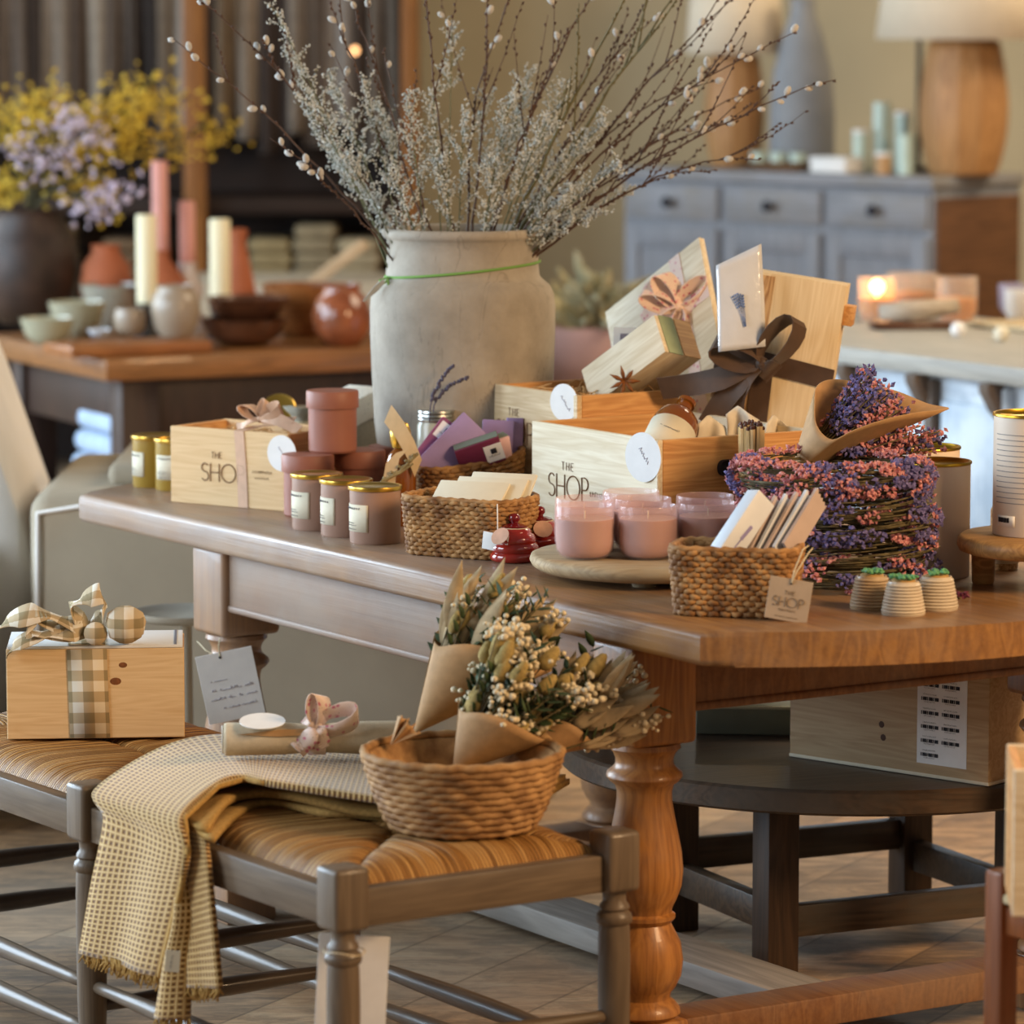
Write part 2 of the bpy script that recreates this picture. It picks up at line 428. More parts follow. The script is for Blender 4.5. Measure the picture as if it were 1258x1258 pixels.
def seagrass(name,label,L,Wd,H,loc,rz,rows=9,waves=24,rc=.04,flare=.1,rise=0):
    t=thing(name,label,'basket',loc,rz); b=MB(); n=waves*5; rr=H/rows*.62
    path=rrect(L,Wd,rc,n)
    for j in range(rows):
        z=rr+(H-2*rr)*j/(rows-1); k=1+flare*(z/H-1)
        pts=[]
        for i,(p,nn) in enumerate(path):
            o=sin(2*pi*waves*i/n+(pi if j%2 else 0))
            zz=z+rise*(p.x/L+.5)**2*z/H+.0012*sin(i*1.7+j)
            pts.append(V3((p.x*k,p.y*k,zz))+nn*(o*rr*.42-rr))
        b.tube(pts,rr,6,closed=True,lobes=lambda i,a,j=j: 1+.16*sin(2*pi*waves*i/n*2+a*2+j))
    b.build('basket_wall',SEAG,t,180)
    b=MB(); pts=[V3((p.x,p.y,H+rise*(p.x/L+.5)**2))-nn*rr for p,nn in path]
    b.tube(pts,rr*.95,8,closed=True,lobes=lambda i,a:1+.22*cos(a*2+i*1.1)); b.build('rim',SEAG,t,180)
    b=MB(); b.prism([((p-nn*rr*1.4).x*(1-flare),(p-nn*rr*1.4).y*(1-flare)) for p,nn in path[::3]],.006,T(0,0,.001)); b.build('base',SEAG,t)
    return t
# ---------------------------------------------------------------- tins
def tin(name,label,loc,body,r=.045,h=.1,group=None,lab=(-100,-38),seed=1,lid=GOLD,rz=0,lz=(.3,.78),text=None):
    t=thing(name,label,'tin',loc,rz,group)
    b=MB(); b.lathe([(0,0),(r-.002,0),(r,.003),(r,h-.006),(0,h-.006)],None,40); b.build('body',body,t)
    b=MB(); b.lathe([(r+.0003,h-.0065),(r+.0028,h-.006),(r+.0034,h-.002),(r+.0028,h+.001),(r+.001,h+.0018),(r-.003,h+.0006),(r-.006,h-.0015),(0,h-.0015)],None,40); b.build('lid',lid,t,50)
    if lab:
        a0,a1=radians(lab[0]),radians(lab[1]); z0,z1=h*(1-lz[1]),h*(1-lz[0]); q=r+.0006
        b=MB(); b.grid(lambda u,v:(q*sin(a0+(a1-a0)*u),-q*cos(a0+(a1-a0)*u),z0+(z1-z0)*v),12,1); l=b.build('paper_label',PAPERC,t,180,solid=.0006)
        k=MB(); rr=random.Random(seed)
        for zf,hf,den in ((.82,.07,.85),(.3,.03,.5),(.22,.03,.6),(.08,.03,.6)):
            aa=a0+(a1-a0)*.1
            while aa<a0+(a1-a0)*(.1+.8*den):
                p=lambda w,z:(q+.0008)*V3((sin(aa+w),-cos(aa+w),0))+V3((0,0,z))
                zb=z0+(z1-z0)*zf; hh=(z1-z0)*hf
                k.tube([p(0,zb),p(0,zb+hh)],.0004 if hf<.05 else .0006,4); 
                if hf>.05: k.tube([p(0,zb+hh),p(.045,zb+hh*rr.random())],.0005,4)
                aa+=.06 if hf<.05 else .11
        k.build('print',GREYINK,l)
    return t
OLIVE=plain('olive_tin','#9a7a2c',.05,8,rough=.4)
BEIGEP=plain('dusty_pink_tin','#a07f6d',.03,8,rough=.42)
for i,(px,py,lb) in enumerate(((189,602,'olive tin with gold lid at the far left corner of the table'),(217,606,'olive tin with gold lid standing against the end of the ribboned pine box'))):
    tin('candle_tin',lb,P(px,py-2,TZ)+V3((0,.045,0)),OLIVE,group=None,seed=i+1,lab=(-85,-25) if i==0 else (-62,20))
for i,(px,py,lb) in enumerate(((388,653,'dusty pink tin with gold lid, leftmost of three in front of the terracotta canisters'),(424,661,'dusty pink tin with gold lid, middle one of the front three'),(460,670,'dusty pink tin with gold lid, touching the woven basket of cream booklets'))):
    tin('candle_tin',lb,P(px,py,TZ)+V3((0,.045,0)),BEIGEP,seed=i+4,lab=(-88,-14) if i!=1 else (-88,-24))
TERRA=plain('terracotta_canister','#965f4c',.06,14,rough=.5,bump=.05)
def canister(label,loc,rz=0):
    t=thing('canister',label,'canister',loc,rz); r=.045
    b=MB(); b.lathe([(0,0),(r-.003,0),(r,.004),(r,.085),(0,.085)],None,40); b.build('body',TERRA,t)
    b=MB(); b.lathe([(r,.083),(r+.0035,.083),(r+.004,.085),(r+.004,.112),(r+.002,.115),(0,.115)],None,40); b.build('lid',TERRA,t)
c1=P(377,637,TZ)+V3((0,.046,0)); c2=c1+V3((.093,.075,0)); c3=c1+V3((.155,.15,0))
canister('terracotta lidded canister, left one beneath the stacked canister',c1)
canister('terracotta lidded canister, middle one behind the dusty pink tins',c2)
canister('terracotta lidded canister, rightmost, beside the small amber bottle',c3)
ct=P(401,562,.875); c4=V3((c1.x+.5*(c2.x-c1.x)-.002,c1.y+.04,.875)); canister('terracotta lidded canister stacked on top of the others',c4)
# ---------------------------------------------------------------- pine box with cream ribbon and bow
pa=P(210,616.5,TZ); pb=P(354,629,TZ); L=(pb-pa).length; yw=math.atan2(pb.y-pa.y,pb.x-pa.x); xd=(pb-pa).normalized(); yd=V3((-xd.y,xd.x,0)); D=.17; H=.146
bx=crate('gift_box','pine gift box with engraved lettering, pale ribbon and tied bow at left','box' and L,D,H,(pa+pb)/2+yd*D/2,yw,PINE,PINEY)
CREPE=plain('peach_ribbon','#cfa98c',.06,60,rough=.55)
b=MB(); fo=(0,-D/2-.0008,0)
q=on_face(258+8,563,bx,o=fo); letters(b,'THE',.0115,T(*q)@FX@T(0,0,0),.05)
q=on_face(271,592,bx,o=fo); letters(b,'SHOP',.034,T(q.x+.006,q.y,q.z)@FX,.035,.16)
q=on_face(322,582,bx,o=fo); scribble(b,.045,.005,T(*q)@FX,5); scribble(b,.032,.0035,T(q.x-.002,q.y,q.z-.011)@FX,6)
b.build('engraving',INK,bx)
q=on_face(296,575,bx,o=fo); b=MB(); xx=q.x
b.strip([(xx-.004,-D/2-.0014,H-.0006),(xx+.002,-D/2-.0014,H*.5),(xx+.005,-D/2-.0014,.001)],V3((.0115,0,0)),.0008)
b.strip([(xx-.004,-D/2-.0014,H),(xx-.004,-.03,H+.004),(xx-.004,D/2,H)],V3((.0115,0,0)),.0008); rb=b.build('ribbon',CREPE,bx)
b=MB(); bows(b,(xx+.01,-.035,H+.016),(1,0,0),(0,.55,.8),(0,-.8,.55),.05,.013,[(2.7,.9,1),(.35,1.1,1),(1.2,.7,.8)],[(3.5,1.1,.9,.1),(-.15,1.9,1,.12),(.1,1.5,.8,-.1)]); b.build('bow',CREPE,bx)
price_disc(bx,(L/2-.012,-D/2-.002,H-.036),.034,0,4)
CRINK=plain('wood_wool','#c9a06a',.2,80,rough=.8)
def straw(L,D,z,n,seed,parent=None,center=(0,0,0),amp=.02):
    q=random.Random(seed); b=MB()
    for i in range(n):
        c=V3((q.uniform(-L/2,L/2),q.uniform(-D/2,D/2),z+q.uniform(-amp,amp*.5)))+V3(center); a=q.uniform(0,6.28); l=q.uniform(.012,.03); k=q.uniform(-.01,.012)
        d=V3((cos(a),sin(a),q.uniform(-.3,.5)))
        c.x=max(center[0]-L/2+l,min(center[0]+L/2-l,c.x)); c.y=max(center[1]-D/2+l,min(center[1]+D/2-l,c.y))
        b.tube([c-d*l,c+V3((0,0,k)),c+d*l],.0011,4)
    return b
straw(L-.03,D-.03,H-.02,170,3).build('wood_wool',CRINK,bx)['kind']='stuff'
tk=thing('gold_lidded_tin','small tin with gold lid lying tilted inside the ribboned pine box','tin',P(341,503,Y=P(341,503,.9).y-.02),rot=(Rz(-.2)@Rx(1.0)).to_euler())
b=MB(); b.lathe([(0,-.055),(.034,-.055),(.035,-.012),(0,-.012)],None,36); b.build('body',PAPERC,tk)
b=MB(); b.lathe([(0,-.0115),(.0365,-.0115),(.037,-.002),(.035,0),(.03,-.001),(0,-.001)],None,36); b.build('lid',GOLD,tk,50)
# ---------------------------------------------------------------- boxes and bits behind the canisters
SPECK=NT('speckled_paper'); v_=SPECK.n('ShaderNodeTexVoronoi'); v_.inputs['Scale'].default_value=160; SPECK.l(SPECK.mapping(),v_.inputs['Vector'])
SPECK=SPECK.fin(SPECK.ramp(v_.outputs['Distance'],[(.12,lin('#7d776c')),(.22,lin('#d8d4c8'))]),rough=.8)
LINENG=plain('grey_linen','#8f8878',.07,150,rough=.9,bump=.2,bscale=300)
p=P(434,500,Y=7.92); p.z=TZ
g=thing('speckled_gift_box','small grey gift box with white speckled lid against the big pot','box',p,YT+.3)
b=MB(); b.box(.085,.085,.14,T(0,0,.07),.002); b.build('body',LINENG,g)
b=MB(); b.box(.092,.092,.05,T(0,0,.166)@Rx(.25),.002); b.build('lid',SPECK,g)
g=thing('cloth_pouch','little grey cloth pouch with pinched top behind the speckled box','pouch',TB(2.06,.47),.4)
b=MB(); b.lathe([(0,0),(.045,.002),(.055,.03),(.05,.07),(.03,.10),(.012,.118),(.02,.135),(.034,.15),(.0,.143)],None,24,lambda a,r,z:1+.09*sin(a*5+z*40)*(z/.15)); b.build('bag',LINENG,g,180)
b=MB(); b.lathe([(.013,.115),(.0165,.118),(.013,.121)],None,16); b.build('tie',STRING,g,180)
# amber bottle with gold cap, kraft wrap and twig
AMBER=plain('amber_glass','#7a4312',rough=.12,spec=.6,coat=.4)
p=P(492,590,Y=7.36); p.z=TZ
a=thing('small_bottle','small amber bottle with gold cap, folded paper tag and tied twig','bottle',p)
b=MB(); b.lathe([(0,0),(.024,0),(.026,.004),(.026,.075),(.02,.09),(.011,.098),(.011,.105),(0,.105)],None,28); b.build('glass',AMBER,a)
b=MB(); b.lathe([(0,.1),(.014,.1),(.017,.108),(.018,.12),(.013,.131),(0,.134)],None,24); b.build('cap',GOLD,a,60)
b=MB(); b.strip([(-.02,-.02,.145),(0,-.03,.125),(.018,-.03,.1),(.03,-.025,.075)],[V3((.006,0,.011))]*4,.001); b.strip([(.004,-.03,.098),(-.012,-.031,.085),(-.018,-.031,.06),(-.021,-.03,.02)],[V3((.011,0,.003))]*4,.001); b.build('paper_tag',plain('pale_kraft','#cdb48c',.06,60,rough=.8),a)
b=MB(); b.tube([(-.03,-.034,.058),(0,-.036,.072),(.03,-.032,.095)],.0022); b.tube([(-.03,-.035,.06),(0,-.037,.07),(.022,-.034,.082)],.0016)
for i in range(14): b.ball((-.03+.004*i,-.035+.001*sin(i),.058+.0025*i+.003*sin(i*2)),.003,.002,.0022,6,4)
b.build('twig',plain('dry_twig','#8a7a52',.2,60),a); a.scale=(1.1,1.1,1.42)
GLASSJ=NT('clear_glass').fin((.93,.95,.94),rough=.05,trans=1,ior=1.3)
STEEL=plain('steel_lid','#b9bbb5',rough=.3,metal=1)
JP=P(536,560,Y=7.55); JP.z=.838
j=thing('glass_jar','glass jar with steel screw lid holding lavender, before the big pot','jar',JP)
b=MB(); b.lathe([(0,0),(.034,0),(.036,.005),(.036,.085),(.031,.095),(.031,.1),(.029,.1),(.029,.094),(.034,.084),(.034,.006),(0,.006)],None,32); b.build('glass',plain('frosted_jar','#a9a794',rough=.25,spec=.6),j)
b=MB(); b.lathe([(.031,.093),(.034,.093),(.0345,.097),(.033,.1),(.0345,.103),(.033,.107),(.0345,.11),(.034,.114),(0,.114)],None,32); b.build('lid',STEEL,j,30)
LAVD=plain('dark_lavender','#4c4757',.2,200,rough=.85)
for k,(x,z,dx) in enumerate(((.0,.0,.03),(.006,.0,.055))):
    l=thing('lavender_sprig',('upright dark lavender sprig leaning on the steel lid','arching dark lavender sprig leaning on the steel lid')[k],'sprig',JP+V3((-.012+x,-.03,.114)))
    b=MB(); pts=[V3((dx*t*t+.012*t,-.002,.085*t*(1-.25*k*t)-.02+.02*(t>0)*1-.0)) for t in [i/8 for i in range(9)]]; b.tube(pts,.0012)
    for i in range(26):
        t=.25+.75*i/25; q=V3((dx*t*t+.012*t,-.002,.085*t*(1-.25*k*t))); b.ball(q+V3((rnd.uniform(-.003,.003),rnd.uniform(-.003,.003),0)),.0028,.0028,.004,6,4)
    b.build('sprig',LAVD,l)
# ---------------------------------------------------------------- open baskets of cards and soaps
K=P(614,690,TZ); yb=radians(-30); Rm=Rz(yb)
ca=K-Rm@V3((.098,-.068,0)); ca.z=TZ
bA=seagrass('seagrass_basket','oblong seagrass basket of cream booklets between pink tins and red jars',.225,.155,.1,ca,yb,13,34,.045,.08)
b=MB(); b.tube([(.092,-.066,.1),(.1,-.079,.085),(.101,-.08,.05)],.0012); b.box(.05,.0015,.03,T(.098,-.083,.035)@Ry(.12),.0004); b.build('hang_tag',PAPERW,bA)
for i,(dx,dy,ti,w) in enumerate(((-.005,.0,1.0,.13),(.018,.025,.95,.13),(.03,.045,.85,.12))):
    p=ca+Rm@V3((dx,dy,.096+.004*i)); cards('booklet',('cream booklet lying foremost in the oblong basket','cream booklet in the middle of the oblong basket','cream booklet rearmost in the oblong basket')[i],'booklet',p,w,.085,.006,0,PAPERC,ti,radians(-22))
yb2=radians(18); cb=P(574,573,.865); cb.z=TZ; cb+=V3((-.0,.06,0))
bB=seagrass('seagrass_basket','seagrass basket full of lilac and plum soap packets',.21,.12,.1,cb,yb2,12,30,.045,.08,rise=.03)
LILAC=plain('lilac_card','#9a86b4',.05,30,rough=.6); PLUM=plain('plum_card','#864a68',.06,30,rough=.55); MAROON=plain('maroon_card','#6a2440',.06,30,rough=.55)
PINKP=plain('pale_pink_card','#d9b3b4',rough=.6); GREYG=plain('grey_green_card','#6f7a70',rough=.6)
def packet(label,px,py,dy,w,h,th,ang,m,tilt,yaw,lab=None,edge=None,seed=1):
    t=cards('soap_packet',label,'packet',P(px,py,Y=cb.y+dy),w,h,th,ang,m,tilt,yaw)
    if lab:
        x,z,lw,lh=lab; b=MB(); b.box(lw,.0008,lh,T(x,-th/2-.0006,z),0); l=b.build('label',PAPERW,t)
        b=MB(); b.box(lw*.32,.0005,lh*.3,T(x,-th/2-.0013,z+lh*.12),0); b.build('barcode_block',BLACKISH,l); b=MB(); scribble(b,lw*.6,lh*.1,T(x,-th/2-.0012,z-lh*.2)@FX,seed); b.build('print',BLACKISH,l)
    if edge:
        b=MB(); b.box(w*.98,th*.7,.0014,T(0,0,h/2+.0007),0); b.build('edge_band',edge,t)
    return t
packet('plum soap packet with white barcode label, leftmost in the soap basket',536,549,-.01,.05,.105,.016,radians(38),PLUM,.15,.1,(0,.03,.04,.032))
packet('large plain lilac soap packet, tilted in the soap basket',553,553,-.03,.062,.135,.018,radians(45),LILAC,.2,.1)
packet('maroon soap packet with grey edge and white label, lying at the front',589,556,-.042,.085,.05,.03,radians(-20),MAROON,-.35,.15,(.026,-.002,.034,.034),GREYG,2)
packet('pale pink soap packet, small, right of the maroon one',617,549,-.03,.022,.045,.03,radians(-15),PINKP,-.2,.5,None,GREYG)
packet('lilac soap packet with white border, upright at the right end',611,541,.02,.058,.075,.018,radians(3),LILAC,.1,0,None)
o=packet('lilac soap packet, plain side out, against the pale crate',632,540,.035,.03,.08,.02,radians(2),LILAC,.1,.1)
# ---------------------------------------------------------------- the two crates
Ktop=P(808,541,.96); zc=.96-TZ; CL,CD=.40,.34; Rt=Rz(YT)
cc=Ktop-Rt@V3((CL/2,-CD/2,0)); cc.z=TZ
cr=crate('wooden_crate','pale open wine crate with engraved lettering and a round price tag, in front',CL,CD,zc,cc,YT,CREAMP,PINEY,'crate')
b=MB(); fo=(0,-CD/2-.0008,0)
q=on_face(697,578,cr,o=fo); letters(b,'THE',.014,T(*q)@FX,.05,.45)
q=on_face(698,613,cr,o=fo); letters(b,'SHOP',.042,T(*q)@FX,.032,.16)
q=on_face(737,612,cr,o=fo); scribble(b,.062,.008,T(q.x,q.y,q.z)@FX,9)
b.build('engraving',INK,cr)
q=on_face(791,561,cr,o=fo); price_disc(cr,None,.043,0,11,T(q.x+.006,q.y-.005,q.z)@Rz(.2)@FX)
b=MB(); ex=on_face(897,574,cr,n=(1,0,0),o=(CL/2,0,0)); b.box(.004,.055,.028,T(CL/2+.001,ex.y,ex.z),.012,4); b.build('hand_hole',BLACKISH,cr)
straw(CL-.05,CD-.05,.13,260,5).build('wood_wool',CRINK,cr)['kind']='stuff'
K2=P(709,486,1.0); C2L,C2D=.283,.25; c2c=K2-Rt@V3((C2L/2,-C2D/2,0)); c2c.z=TZ
cr2=crate('wooden_crate','pine open wine crate full of wood wool beside the big pot, behind',C2L,C2D,.24,c2c,YT,wood('grey_pine','#b99a70','#dcc6a0',0,1.4,.6,.45),PINEY,'crate')
b=MB(); fo2=(0,-C2D/2-.0008,0); q=on_face(631,511,cr2,o=fo2); letters(b,'THE',.014,T(*q)@FX,.05,.45); q=on_face(632,545,cr2,o=fo2); letters(b,'SHOP',.042,T(*q)@FX,.032,.16); b.build('engraving',INK,cr2)
q=on_face(694,494,cr2,o=fo2); price_disc(cr2,None,.034,0,12,T(q.x+.004,q.y-.004,q.z)@Rz(.25)@FX)
straw(C2L-.04,C2D-.04,.222,240,8,amp=.03).build('wood_wool',CRINK,cr2)['kind']='stuff'
# ---------------------------------------------------------------- things in and on the crates
SAGE=plain('sage_paper','#8f9a78',.06,60,rough=.8)
p=P(787,448,Y=c2c.y-.04)
g=thing('wooden_keepsake_box','little pine box with sage paper band, tilted on the wood wool of the rear crate','box',p,rot=(Rz(radians(-40))@Ry(radians(-33))@Rx(radians(-14))).to_euler())
g.scale=(1.2,1.2,1.2)
b=MB(); b.box(.17,.078,.066,None,.002); b.build('body',CREAMP,g)
b=MB(); b.box(.0012,.03,.0662,T(.0856,-.016,0),0); b.build('sage_band',SAGE,g); b=MB(); b.box(.0012,.036,.066,T(.0856,.02,0),0); b.build('end_grain',PINEY,g)
d=thing('dried_star_flower','brown dried star shaped seed pod on the rim of the rear crate','flower',P(767,468,Y=7.42))
b=MB()
for k in range(7):
    a_=k*.9; dr=V3((cos(a_),-.2,sin(a_)))*.03; b.tube([V3((0,0,0)),dr*.5+V3((0,-.004,0)),dr],[.002,.0042,.0004],6)
b.build('petals',plain('brown_petal','#7d4a20',.2,80),d,180)
bd=thing('paper_packet','white printed card tucked behind the keepsake box','card',P(778,425,Y=c2c.y+.1),rot=(Rx(-.2)@Ry(.03)).to_euler())
b=MB(); b.box(.075,.002,.07,None,.0004); b.build('card',PAPERW,bd); b=MB(); b.box(.05,.0006,.045,T(0,-.0014,0),0); b.build('print',plain('mauve_print','#8d8796',.3,90),bd)
# leaning lid tied with flowered ribbon
k_=7.72/5000; ap=P(862,292,Y=7.72); av=V3((112,-115,101))*k_; bv=V3((28,-115,-163))*k_*1.38
lc=ap-av/2+bv/2; Mx=frame(lc,av,-bv)
ld=thing('crate_lid','pale wooden crate lid leaning behind the crates, tied with flowered ribbon bow','lid',lc,rot=Mx.to_euler())
b=MB(); b.box(av.length,bv.length,.014,None,.001); b.build('board',CREAMP,ld)
def floral():
    n=NT('flowered_cotton'); v=n.mapping('UV'); vo=n.n('ShaderNodeTexVoronoi'); vo.inputs['Scale'].default_value=75; n.l(v,vo.inputs['Vector'])
    c=n.ramp(vo.outputs['Distance'],[(.0,lin('#b23a66')),(.2,lin('#cf8590')),(.3,lin('#e2cabc'))])
    v2=n.n('ShaderNodeTexVoronoi'); v2.inputs['Scale'].default_value=140; n.l(v,v2.inputs['Vector'])
    c=n.mix(n.ramp(v2.outputs['Distance'],[(.1,(1,1,1)),(.16,(0,0,0))]),c,lin('#9c8a5e'))
    return n.fin(c,rough=.85,sheen=.2)
FLORAL=floral()
inv=Mx.inverted(); bc=inv@P(826,376,Y=7.68); bc.z=0
zz=.0075
b=MB(); L2,B2=av.length/2,bv.length/2
up=inv.to_3x3()@V3((0,0,1)); rt=inv.to_3x3()@V3((1,0,0))
b.strip([(bc.x,-B2,zz),(bc.x,bc.y,zz+.001),(bc.x,B2,zz)],V3((.016,0,0)),.001); b.strip([(L2,bc.y,zz),(bc.x,bc.y,zz+.002),(0,bc.y,zz)],V3((0,.014,0)),.001); rb=b.build('ribbon',FLORAL,ld)
b=MB(); ou=(inv.to_3x3()@V3((0,-1,.25))).normalized()
bows(b,(bc.x,bc.y,zz+.016),rt,up,ou,.085,.026,[(2.75,.85,1.15),(2.1,.8,1),(.6,.85,.9),(3.7,.8,1.15),(4.3,.7,1.1)],[(-1.75,1.2,1.3,.05),(-1.2,1.6,.9,-.06),(-.25,1.1,.9,.03)]); b.build('bow',FLORAL,ld)
# standing box with brown organza ribbon
BROWNR=plain('brown_ribbon','#4b3524',.12,40,rough=.5,sheen=.3)
bp=P(954,433,Y=7.36); Mx=T(*bp)@Rz(radians(-10))@Ry(radians(8.5))
sb=thing('tall_gift_box','tall pale wooden box standing behind the front crate with brown ribbon bow','box',bp,rot=Mx.to_euler())
b=MB(); b.box(.215,.07,.34,T(0,.035,-.03),.0015); b.build('body',CREAMZ,sb)
b=MB(); b.box(.018,.05,.036,T(.117,.035,.085),.001); b.build('latch_block',PINEY,sb)
b=MB(); b.box(.022,.0008,.33,T(-.035,-.0005,-.03),0); b.build('dark_grain_patch',wood('bark_pine','#8a5f38','#d2ab78',2,2.5,.6,.7),sb)
inv=Mx.inverted(); bc=inv@P(937,446,Y=7.345); bc.y=-.003
b=MB(); b.strip([(-.109,.0,bc.z-.01),(-.108,-.002,bc.z-.01),(bc.x,-.003,bc.z),(.108,-.002,bc.z-.012),(.109,.0,bc.z-.012)],V3((0,0,.019)),.001)
b.strip([(bc.x,-.0035,bc.z),(bc.x+.005,-.0035,bc.z-.15)],V3((.019,0,0)),.001); b.build('ribbon',BROWNR,sb)
b=MB(); bows(b,(bc.x,bc.y-.02,bc.z),(1,0,0),(0,-.1,1),(0,-1,0),.1,.023,[(1.05,1.05,1),(2.9,.95,1.05)],[(3.55,1.95,1.0,.08),(4.15,1.55,1,-.1),(-.6,.3,1,0),(-1.75,1.35,1,-.28)]); b.build('bow',BROWNR,sb)
CELLO=plain('clear_wrap','#d3d6da',.04,20,rough=.12,spec=.8,coat=1,bump=.3,bscale=30,bd=.004)
pp=P(910,376,Y=7.325); ce=thing('lavender_sachet','white sachet in clear wrap with blue lavender print, leaning on the tall box','sachet',pp,rot=(Rz(.1)@Rx(-.12)@Ry(radians(-6))).to_euler())
b=MB(); b.grid(lambda u,v:((u-.5)*.086+(.014*(v-.5)),-.006*sin(pi*u)*sin(pi*v)-.0*(u),(v-.5)*.155*(1-.0*u)+ (u*.03 if v>.5 else 0)*(v-.5)*2),10,14); b.build('pouch',CELLO,ce,180,solid=.004)
b=MB()
for k in range(5):
    x0=-.004+.0022*(k-2)
    b.tube([(.004+x0*.3,-.0095,-.038),(.004+x0*1.2,-.0098,-.005),(.004+x0*2.2,-.0095,.024-.003*abs(k-2))],.0005,4)
    for i in range(5): b.ball((.004+x0*(1.3+.2*i),-.0098,.002+.005*i-.002*abs(k-2)),.0021,.001,.0022,6,4)
b.build('printed_lavender',plain('blue_print','#6a7ea6',.3,90),ce)
wp=P(826,530,Y=7.14); wb=thing('brown_bottle','brown glass bottle with cream label lying in the front crate','bottle',wp,rot=(Rz(.2)@Rx(-.75)@Ry(radians(30))).to_euler())
b=MB(); b.lathe([(0,-.12),(.038,-.12),(.042,-.115),(.042,.012),(.038,.03),(.026,.044),(.015,.052),(.013,.066),(.017,.067),(.017,.075),(0,.075)],None,32); b.build('glass',AMBER,wb)
b=MB(); b.lathe([(.0427,-.085),(.0427,.002)],None,32); l=b.build('label',PAPERC,wb,180,solid=.0006); b=MB(); scribble(b,.04,.006,T(0,-.0435,-.03)@FX,3,cur=True,r=.0005); b.build('print',GREYINK,l)
TIS=plain('tissue_paper','#d8cdb8',.05,20,rough=.8)
q=random.Random(4); tp=P(905,520,Y=7.17); tp.z=.93
ti=thing('tissue_paper','crumpled cream tissue paper sticking out of the front crate','paper',tp)
for k,(x,w,h,a) in enumerate(((-.05,.07,.05,.5),(.01,.08,.066,-.35),(.065,.06,.05,.7))):
    b=MB(); n1=V3((q.random()*6,q.random()*6,0))
    b.grid(lambda u,v:(x+(u-.5)*w*(1-.25*v)+.006*sin(7*v+n1.x),a*.05*(u-.5)+.012*sin(u*8+n1.x+v*3)+.008*sin(v*9+u*5+n1.y),-.1+v*(.1+h)*(1-.25*abs(u-.45+.1*sin(n1.y)))),14,14); b.build('sheet',TIS,ti,40,solid=.0012)
# ---------------------------------------------------------------- red honey jars
REDG=plain('red_glass','#a32a1e',rough=.12,spec=.6,coat=.5,c2='#8a1f18',scale=30)
hj=thing('honey_jar','red beehive shaped jar with kraft tag, in front of its twin','jar',P(632,693,TZ)+V3((0,.04,0)))
b=MB(); b.lathe([(0,0),(.036,0),(.0415,.004),(.0425,.009),(.0405,.0145),(.0385,.016),(.041,.02),(.0415,.025),(.0385,.031),(.036,.032),(.037,.036),(.036,.041),(.033,.046),(.029,.048),(.0285,.052),(.0255,.056),(.02,.058),(0,.058)],None,36); b.build('glass',REDG,hj,60)
b=MB(); b.lathe([(0,.057),(.0215,.057),(.0225,.06),(.015,.063),(.006,.065),(.0065,.067),(.0098,.071),(.0095,.077),(.006,.081),(0,.082)],None,28); b.build('lid',plain('dark_red_lid','#6d1418',rough=.15,coat=.5),hj,60)
b=MB(); b.lathe([(0,0),(.0165,0),(.0165,.0012),(0,.0012)],T(-.024,-.037,.047)@Rz(-.6)@Rx(.9)@S(1,1,1),24); tg=b.build('tag',plain('pink_tag','#cfa58c',.1,60,rough=.8),hj)
b=MB(); b.tube([(0.023*cos(i*.5),.023*sin(i*.5),.057) for i in range(13)],.0012,5); b.build('twine',STRING,hj)
dup(hj,P(661,684,TZ)+V3((.003,.05,0)),.7,'red beehive shaped jar standing behind its twin by the seagrass basket')
# ---------------------------------------------------------------- round board with pink candles
BOARDW=wood('washed_wood','#8d7350','#b9a07a',0,1.2,.7,.45,bump=.4,wear='#a89a80')
bc=P(800,700,.797); bc.y+=.195; bc.x=(800-629)/F*bc.y; bc.z=TZ
rb=thing('round_board','thick round wooden board under the pink candles','board',bc)
b=MB(); b.lathe([(0,.01),(.16,.01),(.185,.013),(.196,.02),(.2,.028),(.197,.036),(.19,.039),(0,.039)],None,64,lambda a,r,z:1+.008*sin(3*a)+.004*sin(7*a+1)); b.build('slab',BOARDW,rb,50)
for k in range(3):
    b=MB(); b.lathe([(0,0),(.02,0),(.02,.0105),(0,.0105)],T(.12*cos(k*2.1+.4),.12*sin(k*2.1+.4),0),16); b.build('foot',BOARDW,rb)
def cglass():
    n=NT('pink_glass'); return n.fin(lin('#dcb9b6'),rough=.08,spec=.6,alpha=.24)
PG=cglass(); WAX=plain('pink_wax','#b98d78',.03,12,rough=.45,sss=.2)
def candle_proto():
    t=thing('glass_candle','x','candle',(0,0,0))
    b=MB(); b.lathe([(0,0),(.03,0),(.04,.004),(.047,.014),(.0495,.03),(.0495,.06),(.0485,.086),(.0478,.0875),(.047,.086),(.048,.06),(.048,.03),(.046,.016),(.039,.0065),(.03,.003),(0,.003)],None,40); b.build('glass',PG,t,80)
    b=MB(); b.lathe([(0,.0035),(.03,.0035),(.038,.007),(.045,.0165),(.0474,.03),(.0475,.062),(.047,.066),(.044,.0655),(0,.065)],None,40); b.build('wax',WAX,t,60)
    b=MB(); b.tube([(0,0,.064),(0.0005,0,.078)],.0013,6); b.build('wick',plain('wick','#d8c6a8',rough=.9),t)
    return t
cp=candle_proto(); first=True
cm=P(797,690,.7995); cm.y+=.048
spots=[(0,0,'front middle of the board'),(-.1035,.0,'front left corner of the board'),(.1,.035,'at the right of the board behind the small basket'),
 (-.006,.1,'behind the front middle one, second of the row'),(-.103,.103,'behind the front left one by the red jars'),(.1,.14,'rearmost on the right of the board'),(-.022,.2,'rearmost in the middle row against the pale crate')]
for dx,dy,w in spots:
    p=V3((cm.x+dx,cm.y+dy,TZ+.0392)); l='pink candle in clear pink glass, '+w
    if first: cp.location=p; cp['label']=l; first=False
    else: dup(cp,p,rnd.uniform(-.5,.5),l)
